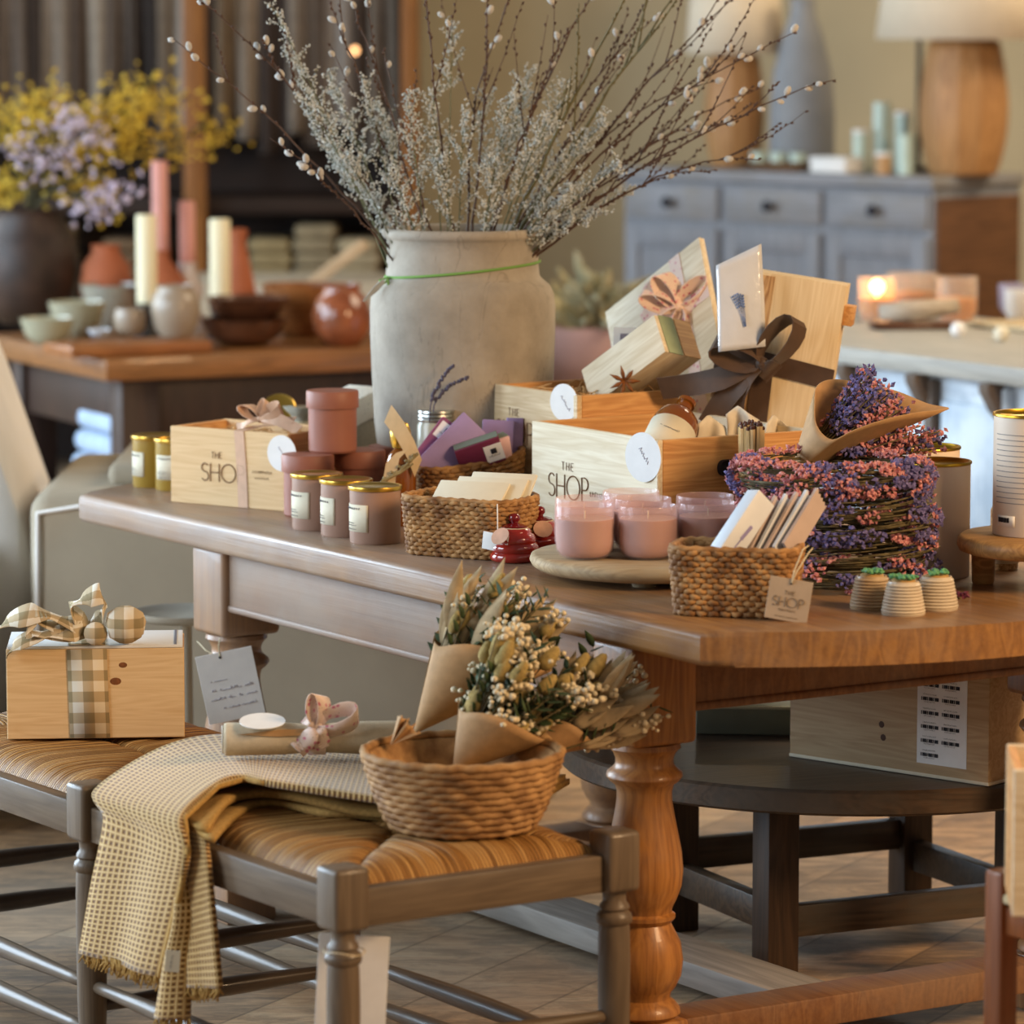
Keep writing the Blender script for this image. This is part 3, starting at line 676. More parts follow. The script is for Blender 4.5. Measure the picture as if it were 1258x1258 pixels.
# ---------------------------------------------------------------- front basket of white packets with tag
yc=radians(-14); Rc=Rz(yc); bcn=P(900,762,TZ); bcn=bcn+V3((.01,.078,0)); bcn.z=TZ
bC=seagrass('seagrass_basket','small seagrass basket of white packets at the near table corner with square tag',.205,.125,.105,bcn,yc,12,30,.035,.09)
tp=Rc.inverted()@(P(969,737,Y=bcn.y-.098)-bcn)
b=MB(); Mt=T(*tp)@Rz(.1)@Rx(.06)@Ry(radians(9)); b.box(.066,.0014,.066,Mt,.0004,1); tg=b.build('square_tag',plain('tag_card','#b9a58c',.04,40,rough=.85),bC)
b=MB(); Mf=Mt@T(0,-.0011,0)@FX; letters(b,'THE',.006,Mf@T(0,.008,0),.06,.4); letters(b,'SHOP',.015,Mf@T(0,-.011,0),.05,.2); scribble(b,.026,.003,Mf@T(0,-.018,0),3); scribble(b,.034,.002,Mf@T(0,-.028,0),4); b.build('print',plain('faded_print','#8a7a66',rough=.9),tg)
b=MB(); b.lathe([(0,0),(.0022,0),(.0022,.0004),(0,.0004)],Mf@T(.0,.0265,0),12); b.build('eyelet',BLACKISH,tg)
b=MB(); ty=Mt@V3((.0,-.002,.027)); b.tube([ty,ty+V3((.004,-.001,.018)),ty+V3((.014,.02,.05)),ty+V3((.02,.034,.054))],.0011); b.tube([ty,ty+V3((.007,-.001,.016)),ty+V3((.022,.02,.044)),ty+V3((.026,.036,.05))],.0011); b.build('string',STRING,bC)
PACK=plain('white_packet','#cfd3d8',.03,30,rough=.45); PACK2=plain('pinkish_packet','#b9a69c',.04,30,rough=.5)
t=cards('paper_packet','white paper packet with lavender print, foremost in the small basket','packet',P(911,648,Y=bcn.y-.01),.04,.12,.03,radians(44),PACK,.1,radians(35))
b=MB(); b.tube([(.0,-.0158,-.045),(.004,-.0158,.0)],.0012,4)
for i in range(7): b.ball((.002+.0005*i,-.0158,-.02+.004*i),.0035,.0006,.003,6,4)
b.build('printed_sprig',plain('lavender_print','#8d86b0',rough=.7),t)
for i in range(6):
    p=P(928+12*i,659-3*i,Y=bcn.y+.02-.002*i)
    t=thing('paper_packet',('second','third','fourth','fifth','sixth','last')[i]+' white packet from the left fanned in the small basket','packet',p,rot=(Rz(radians(52))@Ry(radians(40+2*i))).to_euler())
    b=MB(); h=.06; pl=[(-.02,-h),(.02,-h),(.02,h)]+[(.02-.04*(j+1)/9,h-(.004 if j%2==0 else 0)) for j in range(8)]+[(-.02,h)]
    b.prism(pl,.005,Rx(pi/2)@T(0,0,-.0025)); b.build('packet',PACK if i%2==0 else PACK2,t)
# ---------------------------------------------------------------- ribbed succulent pots
STONE=plain('ribbed_stoneware','#cdbfa8',.06,40,rough=.35,coat=.3)
STONED=plain('ribbed_stoneware_brown','#b59c7a',.08,40,rough=.4,coat=.3)
prof=[(0,0),(.033,0),(.0345,.003)]
for i in range(9):
    z=.004+.005*i; r=.0345-.0095*(z/.05)**1.15; prof+=[(r-.0022,z),(r-.0004,z+.0008),(r+.0006,z+.0022),(r+.0006,z+.003),(r-.0004,z+.0043),(r-.0022,z+.005)]
prof+=[(.0235,.052),(.021,.052),(.02,.047),(0,.047)]
GREENS=plain('succulent_green','#5d9a68',.25,150,rough=.6)
def pot(label,p,m,rz):
    t=thing('succulent_pot',label,'pot',p,rz); b=MB(); b.lathe(prof,None,36); b.build('pot',m,t,25)
    b=MB(); b.lathe([(0,.0475),(.02,.0475),(.018,.054),(0,.056)],None,16); b.build('base_leaves',plain('dry_base','#b08a52',.2,200),t,180)
    b=MB(); q=random.Random(int(rz*100))
    for i in range(42):
        a=q.uniform(0,6.28); r=.021*sqrt(q.random()); b.ball((r*cos(a),r*sin(a),.057+.004*q.random()),.0035,.0035,.0026,6,4)
    b.build('succulent',GREENS,t,180)
pot('ribbed stoneware pot with green succulent, nearest and middle of three',P(1112,758,TZ)+V3((0,.03,0)),STONE,.3)
pot('ribbed stoneware pot with green succulent, left of three by the wreaths',P(1073,751,TZ)+V3((0,.033,0)),STONED,1.1)
pot('ribbed stoneware pot with green succulent, right of three before the cream tin',P(1153,752,TZ)+V3((0,.033,0)),STONE,2.2)
# ---------------------------------------------------------------- cream tins, riser and can
CREAMT=plain('cream_tin','#e4d3be',.02,8,rough=.45)
GOLDIN=plain('gold_rim','#b98f2e',rough=.3,metal=1)
def bigtin(name,label,p,r,h):
    t=thing(name,label,'tin',p)
    b=MB(); b.lathe([(0,0),(r-.001,0),(r,.002),(r,h-.003),(r-.0012,h-.003),(r-.0012,.004),(0,.004)],None,48); b.build('body',CREAMT,t)
    b=MB(); b.lathe([(r+.0003,h-.004),(r+.002,h-.003),(r+.0022,h),(r+.001,h+.0015),(r-.002,h+.001),(r-.004,h-.004),(r-.008,h-.007),(0,h-.007)],None,48); b.build('lid',GOLDIN,t,50); return t
bt=P(1150,712,TZ); bt.y+=.055
bigtin('cream_canister','cream paper canister with gold top behind the dried wreaths, front one',bt,.0605,.19)
bigtin('cream_canister','cream paper canister with gold top standing behind its twin',TB(.50,.815),.0605,.19)
rp=V3((.873,6.555,TZ)); RISERW=wood('riser_wood','#8a6236','#bf9257',0,1.5,.5,.5,bump=.15)
rs=thing('round_riser','small round wooden riser stool carrying a tall cream can','riser',rp,.3)
b=MB(); b.lathe([(0,.056),(.135,.056),(.146,.06),(.15,.069),(.149,.079),(.142,.085),(0,.086)],None,56); b.build('top',RISERW,rs,60)
for k in range(3):
    a=2.55+k*2.094; b=MB(); b.lathe([(0,0),(.0165,0),(.0185,.004),(.02,.056),(0,.056)],T(.108*cos(a),.108*sin(a),0),20); b.build('leg',RISERW,rs)
p=V3((.848,6.56,TZ+.0862)); cn=bigtin('tall_cream_can','tall cream can printed with fine lines, standing on the round riser',p,.0675,.196)
b=MB()
for k in range(14):
    z=.165-.0085*k; a0=-1.25; a1=(.2,-.1,.5,.35)[k%4]; b.tube([(.0679*sin(a0+(a1-a0)*i/10),-.0679*cos(a0+(a1-a0)*i/10),z) for i in range(11)],.0005,4)
b.build('printed_lines',GREYINK,cn)
b=MB(); b.grid(lambda u,v:(.0683*sin(-1.15+.55*u),-.0683*cos(-1.15+.55*u),.016+.018*v),6,1); l=b.build('barcode_label',PAPERW,cn,180,solid=.0005)
b=MB()
for k in range(12): a=-1.1+.03*k; b.tube([(.0688*sin(a),-.0688*cos(a),.023),(.0688*sin(a),-.0688*cos(a),.031)],.0006+.0003*(k%3),4)
b.build('barcode',BLACKISH,l)
vj=thing('dried_flower_vial','small glass vial of dried buds with paper label behind the riser','vial',TB(.3,.83))
b=MB(); b.lathe([(0,0),(.022,0),(.024,.003),(.024,.1),(.02,.108),(.02,.12),(0,.12)],None,24); b.build('body',plain('buds_in_glass','#8a6a40',.0,160,c2='#d6b98a',rough=.3,coat=.5),vj)
b=MB(); b.lathe([(.0246,.012),(.0246,.05)],None,24); b.build('label',PAPERC,vj,180,solid=.0006); b=MB(); b.lathe([(0,.12),(.019,.12),(.019,.135),(0,.136)],None,20); b.build('cork',plain('cork','#b98f5e',.2,150),vj)
# matches in a glass jar
mj=thing('match_jar','glass jar of long brown tipped matches behind the pink candles','jar',P(922,620,Y=6.97)*1); mj.location.z=TZ
b=MB(); b.lathe([(0,0),(.026,0),(.028,.004),(.028,.15),(.0265,.15),(.0265,.005),(0,.005)],None,28); b.build('glass',GLASSJ,mj,60)
b=MB(); a0,a1=-1.0,.35; b.grid(lambda u,v:(.0286*sin(a0+(a1-a0)*u),-.0286*cos(a0+(a1-a0)*u),.03+.09*v),10,1); b.build('label',PAPERW,mj,180,solid=.0006)
sb_=MB(); hb=MB()
for k in range(38):
    a=k*2.4; r=.0225*sqrt((k+.5)/38); x,y=r*cos(a),r*sin(a); h=.222+.004*cos(k)-.2*r*r/.0225
    sb_.box(.0046,.0046,h-.008,T(x*.8,y*.8,0)@Matrix(((1,0,x*.9,0),(0,1,y*.9,0),(0,0,1,0),(0,0,0,1)))@T(0,0,h/2+.003),0); hb.ball((x*.8+x*.9*h,y*.8+y*.9*h,h+.0015),.003,.003,.0045,6,4)
sb_.build('matchsticks',plain('matchwood','#f0d6a2',.05,60),mj)['kind']='stuff'; hb.build('match_heads',plain('match_head','#5a3a30'),mj)['kind']='stuff'
# ---------------------------------------------------------------- dried wreaths and bouquet
PURP=plain('dried_violet','#4a4374',.0,300,c2='#7d73a0',rough=.85); PINKF=plain('dried_pink','#a9525c',.0,300,c2='#d6a098',rough=.85)
STEMD=plain('dry_stems','#3d3522',.0,60,c2='#6e6140',rough=.85)
def blob(b,p,r,q):
    d=V3((q.uniform(-1,1),q.uniform(-1,1),q.uniform(-1,1))).normalized(); e=d.orthogonal().normalized(); f=d.cross(e)
    b.add([p+d*r*1.5,p-d*r,p+e*r*.8,p-e*r*.8,p+f*r*.8,p-f*r*.8],[(0,2,4),(0,4,3),(0,3,5),(0,5,2),(1,4,2),(1,3,4),(1,5,3),(1,2,5)])
def wreath(label,loc,R,rt,seed,stems=110,fl=260):
    q=random.Random(seed); t=thing('dried_wreath',label,'wreath',loc); b=MB()
    for i in range(stems):
        a=q.uniform(0,6.28); l=q.uniform(.7,1.6); ph=q.uniform(0,6.28); rr=rt*q.uniform(.55,1.0); pts=[]
        for k in range(7):
            aa=a+l*k/6; pp=ph+.5*k/6; w=1+ .22*max(0,k-4)
            pts.append(((R+rr*w*cos(pp))*cos(aa),(R+rr*w*cos(pp))*sin(aa),rt*.85+rr*.8*sin(pp)))
        b.tube(pts,q.uniform(.0009,.0019),4)
    b.build('stems',STEMD,t,180)['kind']='stuff'
    bp=MB(); bk=MB()
    for i in range(fl//13):
        a=q.uniform(0,6.28); ph=q.uniform(-1.0,2.0); tgt=bp if q.random()<.5 else bk; l=q.uniform(.18,.4)
        for j in range(18):
            aa=a+l*j/17; pp=ph+.35*q.uniform(-1,1); rr=rt*q.uniform(1.0,1.34)
            blob(tgt,V3(((R+rr*cos(pp))*cos(aa),(R+rr*cos(pp))*sin(aa),max(.004,rt*.85+rr*.8*sin(pp)))),q.uniform(.0034,.0062),q)
    bp.build('violet_flowers',PURP,t,0)['kind']='stuff'; bk.build('pink_flowers',PINKF,t,0)['kind']='stuff'
    return t
wc=V3((.532,6.585,0))
for i in range(5):
    wreath(('lowest','second lowest','middle','second highest','topmost')[i]+' dried lavender and pink flower wreath of the stack of five',(wc.x+(.006,-.004,.008,-.006,-.012)[i],wc.y+.005*sin(i*2),TZ+.001+.0375*i),(.118,.122,.118,.12,.13)[i],.034 if i<4 else .032,40+i,120,(520,620,680,760,1150)[i])
sp=thing('flower_sprig','loose purple dried sprig on the table beside the ribbed pots','sprig',P(1165,742,TZ)+V3((0,.03,.004)))
b=MB(); b.tube([(-.05,.02,.0),(.02,-.01,.002)],.0015); q=random.Random(9); b.build('stem',STEMD,sp); b=MB()
for i in range(60): blob(b,V3((-.04+.001*i*1.2,.015-.0006*i,.006+.006*q.random())),.005,q)
b.build('flowers',plain('wine_flower','#6b2f40',.2,200),sp,0)
def bouquet_flowers(t,base,dirs,L,q,per=30,names=('violet_flowers','pink_flowers')):
    bs=MB(); bp=MB(); bk=MB()
    for i,(d,l) in enumerate(dirs):
        e=base+d*l; bs.tube([base,base+d*l*.55+V3((0,0,.004)),e],.0012,4); tgt=bp if q.random()<.5 else bk
        for j in range(per):
            f=.55+.5*j/per; blob(tgt,base+d*l*f+V3((q.uniform(-1,1),q.uniform(-1,1),q.uniform(-1,1)))*.0085*(1.25-f*.6),q.uniform(.0034,.006),q)
    bs.build('stems',STEMD,t,180); bp.build(names[0],PURP,t,0)['kind']='stuff'; bk.build(names[1],PINKF,t,0)['kind']='stuff'
bq=thing('paper_wrapped_bouquet','kraft wrapped bouquet of dried lavender and pink flowers lying on the wreath stack','bouquet',P(968,588,Y=6.72))
q=random.Random(21); b0=P(968,588,Y=6.72); ax=(P(1090,490,Y=6.76)-b0); Lb=ax.length; ax.normalize()
sdv=V3((0,1,0)); upv=ax.cross(sdv).normalized()
if upv.z<0: upv=-upv
dirs=[]
for i in range(90):
    f=q.uniform(-1,1); g=q.uniform(-1,1); d=(ax+upv*(.4*f-.1)+sdv*.3*g).normalized(); dirs.append((d,Lb*(.93+.14*q.random()+(.17 if f<-.55 else 0))))
bouquet_flowers(bq,V3((0,0,0)),dirs,Lb,q,24)
def wrap(parent,ax,up,sd,L,ang,name='paper_wrap',m=KRAFT,lift=None,th=.0012,flat=.8):
    """cone of wrapping paper; the seam is on the upper side, the lower side reaches furthest"""
    def fn(u,v):
        a=-pi*.96+1.92*pi*u; l=L*v*(lift(a) if lift else .9+.2*cos(a)+.08*sin(a)+.03*sin(3*a)); w=ang*(1+.05*sin(3*a))
        return (ax-up*cos(a)*w+sd*sin(a)*w*flat).normalized()*l
    b=MB(); b.grid(fn,40,8); return b.build(name,m,parent,180,solid=th)
rim=[(1004,474,.05),(1001,492,.0),(1003,522,-.05),(1022,540,-.075),(1050,528,-.085),(1085,516,-.08),(1125,507,-.06),(1166,502,-.01),(1140,496,.04),(1100,480,.08),(1056,470,.09),(1022,466,.08)]
rp_=[P(a,c,Y=6.74+d)-b0 for a,c,d in rim]; nr_=len(rp_)
def cone(u,v):
    x=u*nr_; i=int(x)%nr_; f=x-int(x); p0,p1,p2,p3=(rp_[(i+k)%nr_] for k in (-1,0,1,2))
    r=.5*(2*p1+(p2-p0)*f+(2*p0-5*p1+4*p2-p3)*f*f+(3*p1-p0-3*p2+p3)*f**3)
    return r*(.06+.94*v)
b=MB(); b.grid(cone,60,8); b.build('paper_wrap',KRAFT,bq,60,solid=.0014)
# ---------------------------------------------------------------- rush seated bench
BN=P(421,1066,.475); BM=P(110,963,.475); BP=P(790,1031,.475)
ub=(BM-BN); BL=ub.length; ub.normalize(); vb=V3((ub.y,-ub.x,0)); BW=(BP-BN).dot(vb)
yB=math.atan2(vb.y,vb.x)                     # local x along the short side, local y along the long side
def BB(s,t,z=0): p=BN+ub*s+vb*t; p.z=z; return p
def PT(px,py,t):
    """point at a photo pixel on the upright plane t beside the bench's long rail"""
    c=V3((0,0,CAM_H)); d=P(px,py,Y=1)-c; o=BB(0,t); return c+d*((o-c).dot(vb)/d.dot(vb))
GREYW=wood('grey_brown_paint','#524436','#726250',2,1.2,.42,.35,bump=.12,coat=.1)
GREYWX=wood('grey_brown_paint_rail','#524436','#726250',0,1.2,.42,.35,bump=.12,coat=.1)
GREYWY=wood('grey_brown_paint_side','#524436','#726250',1,1.2,.42,.35,bump=.12,coat=.1)
DARKST=plain('dark_stretcher','#4a4038',.1,30,rough=.3,coat=.2)
def rush_mat():
    n=NT('rush'); v=n.mapping('UV'); s=n.sep(v); u=n.math('DIVIDE',s[0],.0062)
    f=n.math('FRACT',u); h=n.math('SINE',n.math('MULTIPLY',f,pi))
    wn=n.n('ShaderNodeTexWhiteNoise',noise_dimensions='1D'); n.l(n.math('FLOOR',u),wn.inputs['W'])
    g=n.noise(n.mapping('UV',(160,14,1)),1.,4,.6)
    c=n.ramp(n.math('ADD',n.math('MULTIPLY',wn.outputs['Value'],.45),n.math('MULTIPLY',g,.6)),[(.2,lin('#6e4a20')),(.5,lin('#a0723a')),(.85,lin('#c79c5e'))])
    c=n.mix(n.math('LESS_THAN',h,.32),c,lin('#4a2c12'))
    n.bump(h,.6,.003); return n.fin(c,rough=.55)
RUSH=rush_mat()
bench=thing('rush_bench','long grey brown bench with woven rush seats and turned legs by the table','bench',(BN.x,BN.y,0),yB)
def post(b,x,y,top=.478,r=1.):
    b.box(.058*r,.058*r,.092,T(x,y,top-.046),.008,3)
    b.lathe([(0,top-.09),(.02,top-.0905),(.018,top-.098),(.0175,top-.108),(.022,top-.114),(.023,top-.119),(.02,top-.122),(.026,top-.128),(.0275,top-.134),(.0265,top-.14),(.0225,top-.144),(.0235,top-.15),(.0245,top-.2),(.0235,.12),(.02,.03),(.0195,0),(0,0)],T(x,y,0),24)
for k in range(3):
    for t in (0,BW):
        b=MB(); post(b,t,BL*k); b.build('leg',GREYW,bench,40)
for t in (0,BW):
    for k in range(2):
        b=MB(); b.box(.028,BL-.05,.056,T(t,BL*(k+.5),.415),.003); b.build('rail',GREYWY,bench)
for k in range(3):
    b=MB(); b.box(BW-.05,.028,.056,T(BW/2,BL*k,.415),.003); b.build('rail',GREYWX,bench)
def rush_seat(l,w,x0,y0,z0=.44):
    """l along local y, w along local x; strands run square to the nearest rail"""
    b=MB(); nx,ny=84,120
    def zone(x,y): return min(((x,0),(w-x,1),(y,2),(l-y,3)))
    def pt(i,j):
        x,y=w*i/nx,l*j/ny; ds=sorted((x,w-x,y,l-y)); d=ds[0]; s=ds[1]-ds[0]
        z=z0+.034*(1-math.exp(-d/.022))-.012*math.exp(-s/.014)*min(1,d/.03)-.006*min(1,d/.2)
        k=zone(x,y)[1]; c=y if k<2 else x
        z+=.0016*sin(c*150+3*sin(c*37))*min(1,d/.02)
        return (x0+x,y0+y,z)
    vs=[pt(i,j) for j in range(ny+1) for i in range(nx+1)]; fs=[];uv=[]
    for j in range(ny):
        for i in range(nx):
            k=zone(w*(i+.5)/nx,l*(j+.5)/ny)[1]; q=[(i,j),(i+1,j),(i+1,j+1),(i,j+1)]
            fs.append(tuple(bb*(nx+1)+a for a,bb in q)); cc=[]
            for a,bb in q:
                x,y=w*a/nx,l*bb/ny; cc.append((y,min(x,w-x)) if k<2 else (x+3.,min(y,l-y)))
            uv.append(tuple(cc))
    b.add(vs,fs,None,uv); return b.build('rush_seat',RUSH,bench if False else None,180)
def seat_to(parent,l,w,x0,y0):
    o=rush_seat(l,w,x0,y0); o.parent=parent; return o
for k in range(2): seat_to(bench,BL-.028,BW-.028,.014,BL*k+.014)
def spindle(b,p,q,r0=.010,r1=.0165):
    p=V3(p);q=V3(q); b.tube([p.lerp(q,i/12) for i in range(13)],[r0+(r1-r0)*sin(pi*i/12)**2 for i in range(13)],12)
for k in range(2):
    for t,zs in ((0,(.15,.075)),(BW,(.135,.07))):
        for z in zs: b=MB(); spindle(b,(t,BL*k,z),(t,BL*(k+1),z)); b.build('stretcher',GREYWY,bench,180)
for k in range(3):
    for z in (.195,.115): b=MB(); spindle(b,(0,BL*k,z),(BW,BL*k,z)); b.build('stretcher',DARKST if k else GREYWX,bench,180)
# ---------------------------------------------------------------- throw
def waffle():
    n=NT('mustard_waffle'); s=n.sep(n.mapping('UV'))
    jit=n.noise(n.mapping('UV',(40,40,1)),1.,3)
    def fr(o,p): return n.math('ABSOLUTE',n.math('SUBTRACT',n.math('FRACT',n.math('ADD',n.math('DIVIDE',o,p),n.math('MULTIPLY',jit,.25))),.5))
    m=n.math('MAXIMUM',fr(s[0],.0098),fr(s[1],.0098))
    c=n.ramp(m,[(.17,lin('#5e3c12')),(.3,lin('#a67d3e')),(.48,lin('#ccb07a'))])
    n.bump(m,.6,.004); return n.fin(c,rough=.95,sheen=.3)
WAF=waffle(); MUST=plain('mustard_edge','#ac884c',.18,160,rough=.95,bump=.4,bscale=300)
def loft(b,L,R,nu=14,sub=8,wob=None):
    def cr(P4,t):
        a,b_,c,d=P4; return .5*((2*b_)+(c-a)*t+(2*a-5*b_+4*c-d)*t*t+(3*b_-a-3*c+d)*t**3)
    def curve(Q):
        Q=[V3(q) for q in Q]; Q=[Q[0]*2-Q[1]]+Q+[Q[-1]*2-Q[-2]]; o=[]
        for i in range(1,len(Q)-2):
            for k in range(sub): o.append(cr(Q[i-1:i+3],k/sub))
        return o+[Q[-2]]
    A=curve(L);B=curve(R); n=len(A)-1; ln=[0]
    for i in range(n): ln.append(ln[-1]+((A[i+1]+B[i+1])/2-(A[i]+B[i])/2).length)
    wd=max((a-c).length for a,c in zip(A,B))
    def f(u,v):
        i=round(v*n); p=A[i].lerp(B[i],u)
        if wob: p=p+wob(u,v)
        return p
    return b.grid(f,nu,n,None,lambda u,v:(u*min(wd,.17),ln[round(v*n)]))
org=BB(.5,.1,.47)
thr=thing('waffle_throw','mustard waffle weave throw folded on the bench and hanging over its rail','throw',org)
T0=T(-org.x,-org.y,-org.z)
def wl(lst): return [p-org for p in lst]
Lf=[PT(103,1170,-.045),PT(117,1085,-.048),PT(131,1005,-.05),BB(.69,-.032,.478),P(195,922,.503),P(268,905,.512),P(360,914,.515),P(470,934,.515),P(560,942,.512)]
Rt_=[PT(196,1200,-.055),PT(222,1095,-.055),PT(231,1045,-.05),BB(.40,-.034,.485),P(268,966,.515),P(300,957,.52),P(335,964,.52),P(460,983,.515),P(570,998,.512)]
b=MB(); loft(b,wl(Lf),wl(Rt_),16,8,lambda u,v:V3((0,0,0))+vb*(-.006*sin(u*9+1)*max(0,1-v*2.6))); b.build('throw_panel',WAF,thr,180,solid=.009)
b=MB()
def shift(lst,dz,dv=V3((0,0,0))): return [p+V3((0,0,dz))+dv for p in lst]
L2=[BB(.60,-.02,.47),P(290,925,.495),P(360,925,.497),P(470,940,.497),P(590,950,.495),P(695,955,.49)]
R2=[P(254,1022,.472),P(283,985,.49),P(320,974,.494),P(400,992,.485),P(460,997,.485),P(600,1010,.484),][:6]
loft(b,wl(L2),wl(R2),8,8,lambda u,v:V3((0,0,.004*sin(v*14)*u))); b.build('folded_layer',MUST,thr,180,solid=.01)
L3=[BB(.58,.0,.462),P(300,935,.478),P(380,935,.48),P(470,946,.48),P(590,955,.478),P(700,960,.474)]
R3=[P(262,1035,.462),P(295,1000,.476),P(330,985,.478),P(395,1002,.472),P(462,1004,.472),P(600,1018,.472)]
b=MB(); loft(b,wl(L3),wl(R3),8,8,lambda u,v:V3((0,0,.003*sin(v*11+1)*u))); b.build('folded_layer',MUST,thr,180,solid=.009)
Lh=[BB(.47,-.02,.468),PT(229,1070,-.035),PT(229,1140,-.036),PT(232,1213,-.034)]; Rh=[BB(.36,-.02,.468),PT(258,1065,-.032),PT(264,1130,-.032),PT(272,1214,-.03)]
b=MB(); loft(b,wl(Lh),wl(Rh),8,8); b.build('hanging_fold',WAF,thr,180,solid=.008)
Lg=[BB(.45,-.024,.46),PT(222,1110,-.046),PT(205,1180,-.05),PT(192,1250,-.05)]; Rg=[BB(.42,-.02,.46),PT(240,1110,-.03),PT(236,1180,-.03),PT(234,1250,-.03)]
b=MB(); loft(b,wl(Lg),wl(Rg),6,8,lambda u,v:vb*(-.018*sin(pi*u))); b.build('hanging_fold',WAF,thr,180,solid=.008)
for Lc,Rc_ in ((Lf,Rt_),(Lh,Rh),(Lg,Rg)):
    i=0 if Lc is Lf else -1; a,c=Lc[i]-org,Rc_[i]-org; q=random.Random(3); b=MB(); n=int((a-c).length/.0022)
    for k in range(n):
        p=a.lerp(c,k/n)+V3((q.uniform(-.003,.003),q.uniform(-.004,.004),.006)); l=q.uniform(.016,.03)
        b.tube([p,p+V3((q.uniform(-.004,.004),q.uniform(-.004,.004),-l*.5)),p+V3((q.uniform(-.008,.006),q.uniform(-.006,.004),-l))],[.0019,.0017,.0011],5)
    b.build('fringe',MUST,thr,180)['kind']='stuff'
for Q in (wl(Rt_[:7]),):
    b=MB(); b.tube([Q[i//4].lerp(Q[i//4+1],(i%4)/4) for i in range(4*(len(Q)-1))],.0048,6); b.build('hem',MUST,thr,180)
b=MB(); m=frame(PT(212,1181,-.075)-org,(1,.0,-.08),(0,0,1)); b.box(.022,.033,.001,m,.0003,1); l=b.build('care_label',PAPERC,thr); b=MB(); scribble(b,.022,.003,m@T(0,0,.001)@Rz(1.5),2,0); b.build('print',GREYINK,l)
# ---------------------------------------------------------------- rolled linen
rp=P(388,936,.522); rp.z=.528
LIN=plain('natural_linen','#c6b69a',.06,120,rough=.9,bump=.25,bscale=320)
rl=thing('rolled_linen','roll of natural linen tied with flowered ribbon lying on the folded throw','linen',rp+V3((0,.03,.026)),radians(4))
b=MB(); prof=[]
RX=Ry(pi/2)
def squash(a,r,z): return 1-.08*sin(a)**2*0+.02*sin(3*a)
b.lathe([(0,-.145),(.02,-.146),(.028,-.145),(.0295,-.14),(.0285,-.05),(.025,-.005),(.0255,.01),(.029,.06),(.0295,.14),(.028,.147),(.018,.148),(0,.146)],S(1,1,.88)@RX,28,squash)
b.build('roll',LIN,rl,180)
b=MB()
for r,zz in ((.024,-.1475),(.016,-.1475),(.009,-.1475)):
    b.tube([(zz,r*cos(i*.4),.88*r*sin(i*.4)) for i in range(16)],.0016,5)
b.build('rolled_edge',plain('linen_edge','#d8d2c4',.05,100),rl,180)
b=MB(); b.strip([(-.0,.0275*cos(a),.0255*sin(a)) for a in [i*pi/10 for i in range(21)]],V3((.014,0,0)),.001); b.build('ribbon',FLORAL,rl,180)
b=MB(); bows(b,(.0,-.022,.022),(1,0,.1),(0,.25,1),(0,-1,.35),.05,.016,[(.15,1.3,1.15),(1.5,.9,1.3)],[(-2.35,.9,1,.06),(-1.2,.7,.9,-.05),(2.3,.5,.8,0)]); b.build('bow',FLORAL,rl,180)
b=MB(); b.lathe([(0,0),(.036,0),(.036,.0012),(0,.0012)],T(-.085,-.012,.03)@Rx(.18),32); b.build('round_tag',PAPERW,rl)
b=MB(); b.prism([(-.125,-.002),(-.06,-.006),(-.02,-.004),(-.02,.006),(-.06,.005)],.001,T(0,-.027,.014)@Rx(1.2)); b.build('paper_pointer',KRAFT,rl)
# ---------------------------------------------------------------- gingham crate on the bench
def gingham():
    n=NT('gingham'); s=n.sep(n.mapping('UV'))
    fu=n.math('LESS_THAN',n.math('FRACT',n.math('DIVIDE',s[0],.036)),.5); fv=n.math('LESS_THAN',n.math('FRACT',n.math('ADD',n.math('DIVIDE',s[1],.036),.25)),.5)
    c=n.ramp(n.math('MULTIPLY',n.math('ADD',fu,fv),.5),[(0,lin('#e0d5c0')),(.4,lin('#bba684')),(.9,lin('#92815f'))],'CONSTANT')
    n.bump(n.noise(n.mapping('UV',(900,900,1)),1,2),.2,.001); return n.fin(c,rough=.9)
GING=gingham()
ga=P(9,908.5,.474); gb=P(227,905.5,.474); gx=(gb-ga); GLn=gx.length; gyw=math.atan2(gx.y,gx.x); gx.normalize(); gy=V3((-gx.y,gx.x,0)); GD=.17;GH=.152
gc=crate('gift_crate','pine crate with brown gingham ribbon and big bow standing on the bench',GLn,GD,GH,(ga+gb)/2+gy*GD/2,gyw,PINE,wood('pine_end_grain','#a87a4e','#cfa276',2,1.6,.6,.4),'crate',.012)
WP=plain('white_paper','#dfe0df',.02,10,rough=.8)
b=MB(); b.box(GLn-.004,GD-.004,.005,T(0,0,GH+.003),.001); l=b.build('white_lid',WP,gc)
b=MB(); b.box(.004,GD-.01,.0008,T(GLn/2-.014,0,GH+.006),0); b.build('lid_slot',GREYINK,l)
for px,py,r in ((151,817,.006),(142,837,.008)):
    q=on_face(px,py,gc,o=(0,-GD/2,0)); b=MB(); b.lathe([(0,0),(r,0),(0,.0009)],T(*q)@FX@S(1.2,.8,1),14); b.build('knot',plain('knot','#7d4a26',.2,150),gc)
q=on_face(108,850,gc,o=(0,-GD/2,0)); gxx=q.x
b=MB(); b.strip([(gxx-.001,-GD/2-.0012,GH),(gxx+.003,-GD/2-.0012,.001)],V3((.0335,0,0)),.001); b.strip([(gxx-.001,-GD/2-.001,GH+.007),(gxx-.003,0,GH+.007),(gxx-.003,GD/2,GH+.007)],V3((.031,0,0)),.001); b.build('ribbon',GING,gc,180)
b=MB(); kx=gxx+.002
c0=V3((kx,-GD/2+.02,GH+.03))
